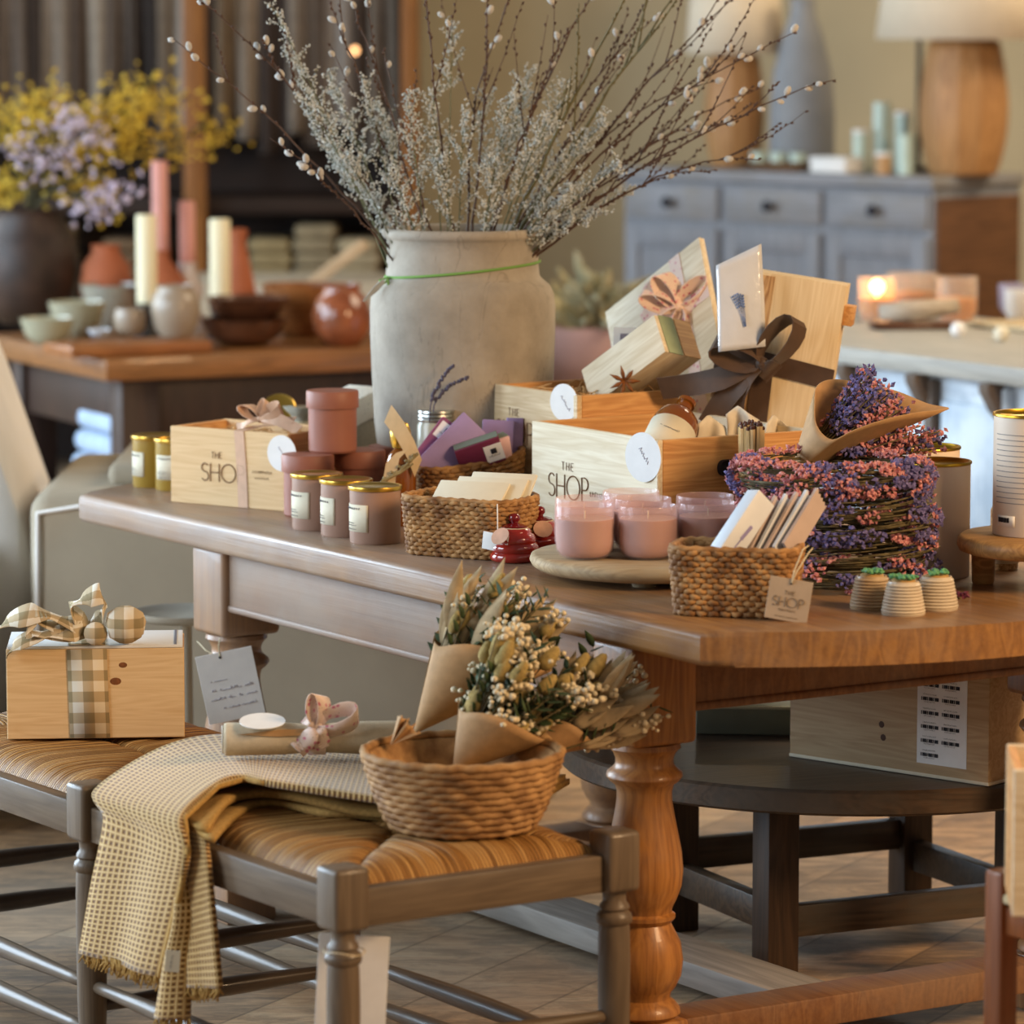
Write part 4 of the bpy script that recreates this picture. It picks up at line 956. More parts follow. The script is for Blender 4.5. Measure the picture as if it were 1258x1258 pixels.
def lp(b,pts,w,m=18):
    pts=[V3(p) for p in pts]; Q=[pts[0]*2-pts[1]]+pts+[pts[-1]*2-pts[-2]]; out=[]
    for i in range(1,len(Q)-2):
        for k in range(6):
            t=k/6; a,b_,c,d=Q[i-1:i+3]; out.append(.5*((2*b_)+(c-a)*t+(2*a-5*b_+4*c-d)*t*t+(3*b_-a-3*c+d)*t**3))
    out.append(Q[-2]); n=len(out)-1
    b.strip(out,[V3((.004*sin(i*.9),w*.75*(.35+.65*sin(pi*min(1,max(.0,i/n)))) ,w*.75*(.5+.4*sin(i*.5)))) for i in range(n+1)],.0014)
x_,y_,z_=c0
lp(b,[c0,(x_-.03,y_-.01,z_+.012),(x_-.075,y_-.02,z_+.03),(x_-.12,y_-.02,z_+.024),(x_-.155,y_-.01,z_+.0),(x_-.165,y_-.015,z_-.03)],.026)
lp(b,[c0,(x_-.035,y_-.03,z_-.004),(x_-.08,y_-.035,z_-.004),(x_-.115,y_-.035,z_-.016),(x_-.135,y_-.03,z_-.038)],.02)
lp(b,[c0,(x_-.03,y_,z_+.035),(x_-.005,y_,z_+.052),(x_+.02,y_,z_+.058),(x_+.026,y_-.005,z_+.028),c0],.026)
lp(b,[c0,(x_-.06,y_-.015,z_+.01),(x_-.09,y_-.015,z_+.02),(x_-.1,y_-.03,z_+.005),(x_-.07,y_-.035,z_-.002),c0],.024)
b.build('bow',GING,gc,180)
b=MB(); b.lathe([(0,-.03),(.014,-.028),(.03,-.016),(.034,.004),(.029,.02),(.016,.03),(.0,.031)],T(x_+.062,y_-.01,z_+.008)@Rx(.2),24,lambda a,r,z:1+.06*sin(a*7)); 
for f in b.f: b.uv[b.f.index(f)]=tuple((b.v[i].x*1.1,b.v[i].z*1.1) for i in f)
b.has=True; b.build('puffed_loop',GING,gc,180)
b=MB(); b.ball((x_+.012,y_-.02,z_-.004),.02,.014,.02,12,8); 
b.uv=[tuple((b.v[i].x,b.v[i].z) for i in f) for f in b.f]; b.has=True; b.build('bow_knot',GING,gc,180)
# ---------------------------------------------------------------- coil basket with bouquets
kc=P(567,1030,.476); kc=kc+V3((0,.112,0)); kc.z=.474
kb=thing('coil_basket','round coiled seagrass basket of dried bouquets at the end of the bench','basket',kc)
b=MB(); nr=11; Hk=.118
for j in range(nr):
    z=.006+(Hk-.012)*j/(nr-1); f=j/(nr-1); R=.108+.04*f**.75; rr=Hk/nr*.62
    b.tube([((R+.0012*sin(i*.7+j*2))*cos(2*pi*i/150),(R+.0012*sin(i*.7+j*2))*sin(2*pi*i/150),z) for i in range(150)],rr,7,closed=True,lobes=lambda i,a,j=j:1+.13*cos(a+i*1.2566+j*2.3))
b.build('basket_wall',SEAGR,kb,180)
b=MB(); b.lathe([(0,.004),(.104,.004),(.106,.012),(.14,Hk-.01),(.137,Hk-.012),(.1,.012),(0,.012)],None,40); b.build('lining',SEAGR,kb,60)
TAN=plain('grass_head','#a08a54',.18,180,rough=.95,bump=.5,bscale=400); CREAMF=plain('cream_flower','#d6c8a8',.12,160,rough=.9)
LEAFG=plain('dark_green_leaf','#39482a',.3,60,rough=.7); LEAFB=plain('papery_leaf','#b8a27e',.14,50,rough=.85); SAGEL=plain('grey_green_leaf','#8b8a66',.2,60,rough=.8)
def leafblade(b,p,d,l,w,up):
    d=V3(d).normalized(); s=d.cross(up).normalized(); n=s.cross(d)
    vs=[]
    for i in range(6):
        t=i/5; ww=w*sin(pi*(.06+.94*t)**.8)*.5; c=V3(p)+d*l*t+n*(.18*l*t*t); vs+=[c-s*ww+n*ww*.25,c,c+s*ww+n*ww*.25]
    fs=[]
    for i in range(5): fs+=[(3*i,3*i+1,3*i+4,3*i+3),(3*i+1,3*i+2,3*i+5,3*i+4)]
    b.add(vs,fs)
def mixed(name,label,base,tip,seed,spread=.34,kinds='twgl',n=34,wrapL=.62,wa=.42,wrapped=True,sd=V3((0,1,0)),L0=.55):
    base=V3(base); ax=V3(tip)-base; L=ax.length; ax.normalize(); up=ax.cross(sd).normalized()
    if up.z<0: up=-up
    q=random.Random(seed); t=thing(name,label,'bouquet',base); bw=MB(); bg_=MB(); bl=MB(); bs=MB(); ws=MB(); head=None
    for i in range(n):
        f=q.uniform(-1,1); g=q.uniform(-1,1)
        if f*f+g*g>1.1: continue
        d=(ax+up*spread*f+sd*spread*.8*g).normalized(); l=L*(q.uniform(L0+.1,1.0) if True else 1)*(1-.1*f*f); k=kinds[i%len(kinds)]; e=d*l
        bs.tube([V3((0,0,0)),e*.96],.0011,4)
        if k=='t':
            R=d.to_track_quat('Z','Y').to_matrix().to_4x4(); hb_=MB(); w=q.uniform(.009,.013); hl=q.uniform(.035,.052)
            hb_.lathe([(0,-.0),(w*.7,.004),(w,.012),(w*.9,hl*.6),(w*.5,hl*.92),(0,hl)],T(*(e-d*hl))@R,10,lambda a,r,z:1+.12*sin(5*a+z*900)); hb_.build('grass_head',TAN,t,180)
        elif k=='w':
            for j in range(26):
                p=e+V3((q.gauss(0,.011),q.gauss(0,.011),q.gauss(0,.008))); r=q.uniform(.003,.006); bw.ball(p,r,r*.8,r*.9,6,4)
        elif k=='g':
            side=d.cross(V3((q.uniform(-1,1),q.uniform(-1,1),.3))).normalized()
            for j in range(9):
                p=d*(l*(.62+.05*j)); leafblade(bg_,p,d*.6+side*(1 if j%2 else -1)+V3((0,0,.2)),q.uniform(.018,.03),.012,up)
        else:
            for j in range(2): leafblade(bl,d*l*.68,d+V3((q.uniform(-.25,.25),q.uniform(-.25,.25),q.uniform(-.1,.25))),L*.36,.026,V3((q.uniform(-.5,.5),-1,q.uniform(.2,1))))
    bs.build('stems',STEMD,t,180)
    for m,nm,mt in ((bw,'cream_flowers',CREAMF),(bg_,'green_sprigs',LEAFG),(bl,'dried_leaves',LEAFB if 'x' not in kinds else LEAFB)):
        if m.v: o=m.build(nm,mt,t,180,solid=.0006 if nm!='cream_flowers' else 0); o['kind']='stuff'
    if wrapped: wrap(t,ax,up,sd,L*wrapL,wa)
    return t
mixed('mixed_dried_bouquet','kraft wrapped dried bouquet leaning highest out of the round coil basket',P(508,902,Y=6.20),P(655,718,Y=6.28),5,.40,'wgtlgt',110,.72,.5,L0=.5)
mixed('mixed_dried_bouquet','kraft wrapped dried bouquet in the middle of the round coil basket',P(556,950,Y=6.08),P(682,792,Y=6.14),6,.50,'gtgwtg',150,.58,.66,L0=.36)
mixed('mixed_dried_bouquet','papery leaf bouquet leaning right out of the round coil basket',P(640,935,Y=6.16),P(785,828,Y=6.24),8,.44,'lwllgt',90,.5,.46,L0=.42)
g=thing('paper_twist','gathered end of kraft paper poking from the coil basket rim','paper',P(490,925,Y=6.07))
b=MB(); b.grid(lambda u,v:((-.012+.05*v*cos(.55+.8*u))+.004*sin(u*22)*v,-.012*sin(u*16)*v,(.012+.052*v*sin(.35+.8*u))+.003*cos(u*22)*v),36,6); b.build('twist',KRAFT,g,180,solid=.0012)
# ---------------------------------------------------------------- hanging cards
pc=P(283,842,Y=TB(1.633,.03).y-.1)
hc=thing('hanging_card','white handwritten card hanging from the far turned table leg','card',pc,rot=(Rz(.05)@Ry(radians(-11.5))).to_euler())
b=MB(); b.box(.105,.0012,.128,None,.0003,1); cd=b.build('card',PAPERW,hc)
b=MB(); scribble(b,.03,.006,T(-.02,-.001,.012)@FX,3,cur=True); scribble(b,.07,.011,T(-.0,-.001,-.006)@FX,5,cur=True); scribble(b,.08,.01,T(0,-.001,-.022)@FX,8,cur=True); scribble(b,.06,.009,T(.01,-.001,-.04)@FX,7,cur=True); b.build('handwriting',plain('faint_ink','#b3b0bc',rough=.9),cd)
b=MB(); b.lathe([(0,0),(.0026,0),(.0026,.0006),(0,.0006)],T(-.008,-.0009,.055)@FX,12); b.build('eyelet',BLACKISH,cd)
b=MB(); b.tube([(-.008,-.001,.056),(-.006,.0,.075),(-.002,.03,.085)],.0012,5); b.tube([(-.008,.001,.056),(-.03,.01,.07),(-.045,.05,.085)],.0012,5); b.build('string',STRING,hc)
pc=P(432,1218,Y=BN.y+.05); hs=thing('hanging_sign','blank white card hanging behind the nearest bench leg','card',pc,rot=(Ry(radians(3))@Rx(-.03)).to_euler())
b=MB(); b.box(.102,.0015,.165,None,.0004,1); b.build('card',PAPERW,hs)
b=MB(); b.tube([(.03*cos(i*2*pi/20)-.012,-.055+.03*sin(i*2*pi/20),.07+.002*sin(i)) for i in range(21)],.001,5); b.build('string',STRING,hs)
# ---------------------------------------------------------------- low round table below, with its box
DARKW=wood('dark_stained','#33251a','#5c4632',0,.8,.42,.5,bump=.3,coat=.1,wear='#4f4941'); DARKWZ=wood('dark_stained_leg','#2b201a','#4f3b2c',2,1.,.45,.4,bump=.25)
ry_=radians(25); rc=V3((.612,7.335,0)); RZ_=.372
rt=thing('round_coffee_table','low dark stained round plank table standing underneath the long table','table',rc,ry_)
b=MB(); b.lathe([(0,RZ_-.045),(.518,RZ_-.045),(.524,RZ_-.04),(.524,RZ_-.005),(.519,RZ_),(0,RZ_)],None,96); b.build('top',DARKW,rt,40)
hx,hy=.25,.19
for sx in (-1,1):
    for sy in (-1,1):
        b=MB(); b.box(.062,.062,RZ_-.046,T(sx*hx,sy*hy,(RZ_-.046)/2),.003); b.build('leg',DARKWZ,rt)
for s in (-1,1):
    b=MB(); b.box(2*hx-.062,.03,.056,T(0,s*hy,.09 if s<0 else .14),.002); b.build('stretcher',DARKW,rt)
    b=MB(); b.box(.03,2*hy-.062,.056,T(s*hx,0,.1),.002); b.build('stretcher',DARKW,rt)
qa=P(1214,966,RZ_+.001); qb=P(970,929,RZ_+.001); ex=(qa-qb); el=ex.length; eyw=math.atan2(ex.y,ex.x); ex.normalize(); ey=V3((-ex.y,ex.x,0))
BOXW=wood('plain_box_pine','#a88a64','#cbb08a',0,1.3,.65,.35); 
ub_=thing('wooden_box','plain wooden box with a sheet of barcode stickers on the low round table','box',(qa+qb)/2+ey*.11,eyw)
b=MB(); b.box(el,.22,.19,T(0,0,.095),.002); b.build('body',BOXW,ub_); b=MB(); b.box(el+.002,.222,.006,T(0,0,.003),.001); b.build('base_board',PAPERC,ub_)
bpy.context.view_layer.update()
q0=on_face(1127,900,ub_,o=(0,-.11,0)); q1=on_face(1188,900,ub_,o=(0,-.11,0)); qz0=on_face(1158,941,ub_,o=(0,-.11,0)).z
b=MB(); sw=q1.x-q0.x; cx=(q0.x+q1.x)/2; b.box(sw,.0008,.185-qz0,T(cx,-.1106,(qz0+.185)/2),0); sh=b.build('sticker_sheet',PAPERW,ub_)
b=MB()
for r in range(6):
    for c in (0,1):
        if r==0 and c==1: continue
        bxx=cx-sw*.25+c*sw*.42; bz=qz0+.016+.0245*r
        for k in range(9): b.box(sw*.018+sw*.012*(k%3),.0006,.0062,T(bxx+(k-4)*sw*.04,-.1112,bz),0)
        scribble(b,sw*.26,.0022,T(bxx,-.1112,bz+.0065)@FX,r+c); scribble(b,sw*.22,.002,T(bxx,-.1112,bz-.0065)@FX,r*3+c)
b.build('barcodes',BLACKISH,sh)
for px,py in ((1083,890),(1085,906)):
    q=on_face(px,py,ub_,o=(0,-.11,0)); b=MB(); b.lathe([(0,0),(.006,0),(0,.001)],T(q.x,-.11,q.z)@FX,12); b.build('knot',plain('dark_knot','#4a2c18'),ub_)
tb_=P(925,905,RZ_); gt=thing('metal_tray_tin','flat grey green tin with pale rim behind the sticker box','tin',tb_+V3((-.0,.06,0)),radians(-5))
b=MB(); b.box(.2,.1,.055,T(0,0,.0285),.004); b.build('body',plain('grey_green_metal','#6f7364',.06,20,rough=.4,metal=.3),gt); b=MB(); b.box(.204,.104,.006,T(0,0,.052),.002); b.build('rim',plain('pale_rim','#b9b59a',rough=.4),gt)
# ---------------------------------------------------------------- chair corner at the lower right
RED=wood('reddish_wood','#6b3a1c','#96592f',2,1.2,.4,.35,coat=.15)
sc0=P(1231,1085,.47); st=thing('rush_stool','reddish rush seated stool at the right edge carrying a pale crate','stool',(sc0.x,sc0.y,0),radians(-52))
for x in (0,.42):
    for y in (0,.40):
        b=MB(); b.box(.036,.036,.49,T(x,y,.245),.006,2); b.build('leg',RED,st)
for y in (0,.4): b=MB(); b.box(.386,.022,.04,T(.21,y,.42),.003); b.build('rail',RED,st); b=MB(); spindle(b,(0,y,.2),(.42,y,.2),.009,.013); b.build('stretcher',GREYWX,st,180)
for x in (0,.42): b=MB(); b.box(.022,.366,.04,T(x,.2,.42),.003); b.build('rail',RED,st); b=MB(); spindle(b,(x,0,.2),(x,.4,.2),.009,.013); b.build('stretcher',GREYWX,st,180)
seat_to(st,.378,.398,.011,.011)
b=MB(); b.tube([(.015,-.008,.452),(.21,-.014,.455),(.405,-.008,.452)],.008,8,lobes=lambda i,a:1+.1*sin(3*a)); b.tube([(-.008,.015,.452),(-.014,.2,.455),(-.008,.385,.452)],.008,8); b.build('cord_edge',plain('pale_cord','#cbb890',.12,200,rough=.9),st,180)
cp_=P(1240,1126,.478); cb_=crate('pale_crate','pale wooden crate standing on the stool at the right edge',.26,.2,.2,cp_+V3((.14,.09,0)),radians(-4),CREAMP,PINEY,'crate')
# ---------------------------------------------------------------- big clay pot with twigs
vc=TB(1.60,.565,TZ); VZ=.862
rz=thing('riser_box','low wooden riser box hidden beneath the big clay pot','box',vc,YT)
b=MB(); b.box(.30,.30,.10,T(0,0,.0505),.003); b.build('body',wood('dark_riser','#4e3826','#7a5b3c',0,1.2),rz)
def clay():
    n=NT('grey_clay'); v=n.mapping(); big=n.noise(v,5,6,.65); c=n.ramp(big,[(.3,lin('#857d70')),(.5,lin('#9d9486')),(.7,lin('#b1a899'))])
    wv=n.noise(n.mapping('Object',(7,7,2.2)),1.3,4,.55,1.5); cr=n.math('ABSOLUTE',n.math('SUBTRACT',wv,.5)); ck=n.ramp(cr,[(.002,(1,1,1)),(.008,(0,0,0))])
    c=n.mix(n.math('MULTIPLY',ck,.4),c,lin('#6a645a')); n.bump(n.noise(v,120,4),.25,.003); return n.fin(c,rough=.85)
k=.001548
vp=thing('clay_pot','big grey clay pot with green cord round its neck holding twigs','pot',(vc.x,vc.y,VZ))
pr=[(0,0),(.155,0),(.163,.006),(.168,.05),(.172,.14),(.175,.22),(.1755,.27),(.173,.295),(.165,.312),(.152,.323),(.146,.33),(.1445,.345),(.1435,.38),(.144,.398),(.149,.402),(.1535,.408),(.1535,.416),(.149,.421),(.143,.42),(.137,.41),(.136,.35),(.14,.3),(.14,.02),(0,.02)]
b=MB(); b.lathe(pr,None,72,lambda a,r,z:1+.006*sin(2*a+z*9)+.003*sin(5*a)); b.build('body',clay(),vp,60)
b=MB(); b.tube([(.1465*cos(i*2*pi/60),.1465*sin(i*2*pi/60),.343+.016*cos(i*2*pi/60)*.9) for i in range(60)],.0026,6,closed=True); lx,ly=-.135,-.06
b.tube([(lx,ly,.33),(lx-.012,ly-.012,.32),(lx-.02,ly-.012,.325),(lx-.005,ly,.33),(lx-.004,ly-.016,.318)],.0025,5); b.build('green_cord',plain('green_cord','#6f9a4a',rough=.8),vp,180)
b=MB(); b.prism([(0,-.004),(.02,-.006),(.055,-.002),(.055,.002),(.02,.006),(0,.004)],.0015,T(lx-.012,ly-.014,.325)@Ry(radians(135))@Rx(1.2)); b.build('leaf_tag',plain('grey_tag','#9a9c98',rough=.8),vp)
mouth=V3((vc.x,vc.y,VZ+.41))
BARK=plain('twig_bark','#4c3527',.2,60,rough=.65); BARKG=plain('green_bark','#5e5838',.2,40,rough=.65); CATK=plain('catkin','#b9b5ac',.12,200,rough=.95,sheen=.6); BUD=plain('dark_bud','#3c251c',rough=.6)
ORD=['first','second','third','fourth','fifth','sixth','seventh','eighth','ninth','tenth','eleventh','twelfth','thirteenth','fourteenth','fifteenth','sixteenth','seventeenth','eighteenth','nineteenth','twentieth','twenty first','twenty second','twenty third','twenty fourth','twenty fifth','twenty sixth','twenty seventh','twenty eighth','twenty ninth','thirtieth','thirty first','thirty second','thirty third','thirty fourth','thirty fifth','thirty sixth']
cmesh=MB(); cmesh.lathe([(0,-.002),(.003,.0),(.0052,.004),(.0052,.009),(.003,.0135),(0,.015)],None,10); cat_o=cmesh.build('catkin',CATK,None,180); cat_me=cat_o.data; bpy.data.objects.remove(cat_o)
def bez(a,b_,c,t): return a*(1-t)**2+b_*(2*t*(1-t))+c*t*t
def willow(label,pts,dy,seed,cats,r=.0032,m=None,side=3,):
    """pts: base, control and tip of the twig at the pot's depth plus dy"""
    q=random.Random(seed); A=V3((mouth.x+(pts[0]-567)*k*.9,mouth.y+dy*.25,mouth.z-.10)); Bc=P(*pts[1],Y=mouth.y+dy*.6); C=P(*pts[2],Y=mouth.y+dy)
    t=thing('willow_twig',label,'twig',A); b=MB(); N=16; pl=[bez(A,Bc,C,i/N)-A+V3((q.gauss(0,.002),q.gauss(0,.002),q.gauss(0,.002)))*(i>0) for i in range(N+1)]
    b.tube(pl,[r*(1-.72*i/N) for i in range(N+1)],6); tips=[(pl,1.)]
    for s in range(side):
        i0=q.randint(7,13); p=pl[i0]; d=(pl[i0+1]-pl[i0-1]).normalized(); o=V3((q.uniform(-1,1),q.uniform(-.6,.6),q.uniform(-.2,.9))); l=q.uniform(.07,.2); e=(d+o*.55).normalized()
        sp=[p+e*l*j/6+V3((0,0,.25*l*(j/6)**2)) for j in range(7)]; b.tube(sp,[r*.5*(1-.6*j/6) for j in range(7)],5); tips.append((sp,.6))
    bb=b
    for line,_ in tips:
        for i in range(3 if line is pl else 1,len(line)-1):
            for h in (.2,.55,.9):
                if q.random()<.55:
                    p=line[i].lerp(line[i+1],h); d=(line[i+1]-line[i]).normalized(); s=d.orthogonal()*q.choice((-1,1)); bb.ball(p+s*.002+d*.002,.0022,.0022,.0042,5,4,R=(d+s*.4).to_track_quat('Z','Y').to_matrix().to_4x4())
    b.build('stem',m or BARK,t,180)
    for j in range(cats):
        line=tips[q.randrange(len(tips))][0] if q.random()<.4 else pl; n=len(line)-1; f=n*(1-.36*q.random()**1.3)-.05; i=min(n-1,int(f)); p=line[i].lerp(line[i+1],f-i); d=(line[i+1]-line[i]).normalized(); s=(d.orthogonal()*cos(j*2.4)+d.cross(d.orthogonal())*sin(j*2.4)).normalized()
        c=bpy.data.objects.new('catkin',cat_me); col.objects.link(c); c.parent=t; c.location=p+s*.003; c.rotation_euler=(d*.9+s*.7).to_track_quat('Z','Y').to_euler(); c.scale=(q.uniform(.9,1.25),)*3
    return t
tw=[((505,),(400,190),(213,46),-.1,6,.0032,1),((515,),(420,140),(240,-4),-.12,9,.0036,2),((500,),(425,235),(335,168),-.16,8,.0026,0),((520,),(470,150),(398,-10),-.05,6,.0034,2),((530,),(480,110),(418,-30),.06,5,.003,2),
 ((575,),(560,120),(640,-30),.1,4,.003,3),((590,),(640,130),(742,-30),.05,3,.0036,3),((600,),(700,120),(790,-40),-.1,3,.0048,3),((600,),(720,150),(845,-30),.02,3,.0052,4),
 ((610,),(770,110),(905,-6),.1,5,.0036,3),((605,),(740,140),(978,40),-.06,7,.0034,4),((615,),(790,170),(1024,98),-.14,8,.0034,4),((615,),(760,170),(940,105),.12,6,.003,3),((620,),(800,180),(935,195),-.1,2,.003,3),((610,),(740,190),(860,150),.05,5,.0028,2),((600,),(690,170),(770,60),.12,4,.003,3),
 ((605,),(720,130),(885,100),.08,4,.003,3),((610,),(770,170),(905,148),-.04,3,.0028,3),((600,),(690,110),(806,20),.1,3,.003,3),((615,),(770,205),(880,208),.1,2,.0026,2),((585,),(650,120),(700,30),-.05,2,.003,3),((570,),(600,130),(600,-20),.06,3,.003,3),((540,),(500,170),(470,60),.1,1,.0026,1),((560,),(540,150),(520,-20),-.1,2,.003,2),((620,),(740,215),(828,190),-.16,0,.003,1)]
tw.sort(key=lambda w:w[2][0])
for i,w in enumerate(tw):
    willow('pussy willow twig, %s from the left by its tip in the clay pot'%ORD[i],(w[0][0],w[1],w[2]),w[3],100+i,w[4],w[5]*.9,BARKG if w[5]>.0046 else BARK,w[6])
SEA=plain('sea_lavender','#a0a39b',.0,260,c2='#d2d4cf',rough=.95); SEAS=plain('grey_green_stem','#66684c',.15,60,rough=.8)
def sealav(label,x0,tip,dy,seed,dens=24,spr=.045,start=.42):
    q=random.Random(seed); A=V3((mouth.x+(x0-567)*k*.9,mouth.y+dy*.3,mouth.z-.08)); C=P(*tip,Y=mouth.y+dy); M_=A.lerp(C,.5)+V3((0,0,.04))
    t=thing('sea_lavender_stem',label,'stem',A); b=MB(); f=MB(); N=12; pl=[bez(A,M_,C,i/N)-A for i in range(N+1)]; b.tube(pl,[.0018*(1-.6*i/N) for i in range(N+1)],5)
    dens=int(dens*1.3)
    for s in range(dens):
        u=start+(1-start)*(s+q.random())/dens; i=min(N-1,int(u*N)); p=pl[i].lerp(pl[i+1],u*N-i); d=(pl[i+1]-pl[i]).normalized(); o=V3((q.gauss(0,1),q.gauss(0,1),q.gauss(0,.6))).normalized(); e=(d*.75+o*.85+V3((0,0,.3))).normalized(); l=spr*q.uniform(.6,1.2)*(1.15-.5*(u-start)/(1-start))
        b.tube([p,p+e*l],.0007,3,cap=False)
        for j in range(15):
            h=.2+.8*j/14; c=p+e*(l*h)+V3((q.gauss(0,1),q.gauss(0,1),q.gauss(0,1)))*.0026; blob(f,c,q.uniform(.0018,.0033),q)
    b.build('stem',SEAS,t,180); f.build('flowers',SEA,t,0)['kind']='stuff'
sl=[((470),(333,5),-.08,20,.035,.5),((475),(352,62),-.02,24,.05,.45),((480),(372,120),-.1,26,.05,.42),((480),(392,165),.04,24,.05,.4),((485),(405,95),.1,24,.05,.45),((490),(425,195),-.12,24,.045,.3),((490),(448,105),-.04,24,.05,.42),((500),(440,232),.08,22,.04,.25),((500),(470,135),.1,24,.05,.4),((520),(500,120),-.1,26,.055,.38),
 ((540),(532,110),.02,20,.055,.4),((545),(556,30),.1,13,.04,.7),((560),(570,140),-.12,20,.06,.34),((575),(598,120),.08,20,.06,.4),((585),(628,120),-.06,26,.06,.4),((590),(650,95),.1,26,.06,.42),((600),(672,150),-.14,26,.055,.35),((605),(695,110),.02,26,.06,.42),((610),(715,170),.1,26,.055,.35),((620),(742,150),-.06,26,.055,.4),((625),(760,205),-.14,26,.05,.35),((630),(772,238),.04,24,.045,.35),((630),(735,262),-.12,24,.04,.3),((620),(700,235),-.16,24,.045,.25),((560),(540,190),-.18,24,.05,.25),((590),(610,200),-.18,24,.05,.25),((520),(480,215),-.18,24,.045,.25)]
sl.sort(key=lambda s:s[1][0])
for i,s in enumerate(sl): sealav('frosted sea lavender stem, %s from the left by its tip in the clay pot'%ORD[i],s[0],s[1],s[2],300+i,s[3],s[4],s[5])
# ---------------------------------------------------------------- seating behind the table
SLIPW=plain('white_slipcover','#e6e1da',.04,6,rough=.9,bump=.15,bscale=200); SLIPB=plain('beige_linen_cover','#aea28d',.05,6,rough=.95,bump=.2,bscale=220)
p=P(40,1010,Y=8.35); sx0=p.x
so=thing('linen_armchair','beige linen slipcovered armchair behind the table and the bench','armchair',(sx0+.55,8.75,0))
b=MB(); b.box(1.1,.8,.66,T(0,0,.372),.045,4); b.build('body',SLIPB,so,60)
b=MB(); b.box(.9,.6,.05,T(.05,.05,.722),.02,3); b.build('cushion',SLIPB,so,60)
for x in (-.47,.47):
    for y in (-.32,.32): b=MB(); b.lathe([(0,0),(.02,0),(.03,.045),(0,.045)],T(x,y,0),16); b.build('foot',GREYW,so)
b=MB(); b.tube([(-.53,-.40,.05+.0),(-.535,-.403,.35),(-.53,-.4,.66),(-.3,-.402,.698),(.1,-.402,.7)],.006,6); b.build('edge_highlight',SLIPW,so,180)  # white strip in place of the light catching the chair's left edge
wa=thing('white_armchair','white slipcovered armchair with tall sloping back at the left edge','armchair',(-1.28,9.0,0))
b=MB(); b.prism([(-.5,0.06),(.22,0.06),(.25,.45),(.215,.62),(.12,.9),(.03,1.14),(-.08,1.2),(-.25,1.2),(-.5,.9)],.62,T(0,.31,0)@FX,.05,3); b.build('back',SLIPW,wa,60)
b=MB(); b.box(.55,.6,.16,T(-.13,-.5,.50),.05,4); b.build('seat_cushion',plain('bright_white_cover','#e6e2dc',.02,6,rough=.9),wa,60)
b=MB(); b.box(.55,.6,.36,T(-.13,-.5,.22),.03,3); b.build('seat_base',SLIPW,wa,60)
PEW=plain('pewter','#b5b0a2',.06,10,rough=.35,metal=.2)
p=P(228,752,.527); pt=thing('drink_table','small round pewter drink table in front of the beige armchair','table',(p.x,p.y,0))
b=MB(); b.lathe([(0,.512),(.085,.512),(.1,.52),(.104,.53),(.1,.53),(.09,.523),(0,.522)],None,40); b.build('top',PEW,pt,60)
b=MB(); b.lathe([(0,0),(.08,0),(.08,.01),(.015,.03),(.012,.5),(.03,.512),(0,.512)],None,24); b.build('stem',PEW,pt,60)
# ---------------------------------------------------------------- far dining table with pottery
B0=P(130,441,.76); B1=P(455,428,.76); e1=(B1-B0).normalized(); e2=V3((-e1.y,e1.x,0)); by=math.atan2(e1.y,e1.x)
BRN=wood('brown_oak','#64401f','#966235',0,1.,.4,.45,coat=.2); DBR=wood('dark_oak','#241812','#3f2a1f',2,1.,.5,.4)
ft=thing('dining_table','brown oak table at the back left crowded with pottery and candles','table',(B0.x,B0.y,0),by)
b=MB(); b.box(1.32,1.0,.062,T(.66,.5,.729),.006); b.build('tabletop',BRN,ft)
for x in (.12,1.2):
    for y in (.1,.9): b=MB(); b.box(.11,.09,.698,T(x,y,.349),.005); b.build('leg',DBR,ft)
for y in (.09,.91): b=MB(); b.box(1.14,.03,.16,T(.66,y,.618),.003); b.build('apron',DBR,ft)
b=MB(); b.box(.03,.78,.16,T(.1,.5,.618),.003); b.build('apron',DBR,ft)
b=MB(); b.box(1.1,.7,.03,T(.66,.5,.32),.004); b.build('shelf',DBR,ft)
BLU=plain('blue_grey_blanket','#9fb0c6',.1,12,rough=.95)
def FT(x,y,z=.761): return V3((B0.x,B0.y,0))+e1*x+e2*y+V3((0,0,z))
for i,(x,y,w) in enumerate(((.05,.3,'left'),(.52,.25,'middle'))):
    t=thing('folded_blanket','stack of folded blue grey blankets, %s one on the shelf of the back table'%w,'blanket',FT(x+.15,y,.336),by)
    for k in range(4): b=MB(); b.box(.3-.01*k,.3,.062,T(.004*k,0,.033+.064*k),.028,4); b.build('blanket',BLU,t,60)
def at_ft(px,Yv,z=.762): p=P(px,400,Y=Yv); p.z=z; return p
def pot_(name,label,cat,px,Y,prof,m,n=28,z=.762,parts=()):
    t=thing(name,label,cat,at_ft(px,Y,z)); b=MB(); b.lathe(prof,None,n); b.build('body',m,t,60)
    for nm,pf,mm in parts: b=MB(); b.lathe(pf,None,n); b.build(nm,mm,t,60)
    return t
def bowlp(r,h,th=.006): return [(0,0),(r*.45,0),(r*.8,h*.35),(r,h),(r-th,h),(r*.76,h*.4),(r*.4,th),(0,th)]
CEL=plain('celadon_glaze','#a09e86',.06,10,rough=.2,coat=.5); BEI=plain('beige_stoneware','#94836f',.05,12,rough=.35,coat=.3); DWD=wood('dark_bowl','#3a2418','#6a4028',0,1.,.35,.5,coat=.3); MWD=wood('mid_bowl','#70421f','#9c6232',0,1.,.4,.5)
TER=plain('terracotta','#a25a38',.06,16,rough=.7); IVO=plain('ivory_candle','#ded2ae',.02,10,rough=.5,sss=.1); PNK=plain('pink_candle','#c98d80',.03,10,rough=.5,sss=.1); GLZ=plain('red_brown_glaze','#6e3a22',.0,14,c2='#965433',rough=.2,coat=.5)
pot_('stoneware_bowl','pale glazed bowl at the left end of the back table','bowl',58,11.45,bowlp(.078,.075),CEL)
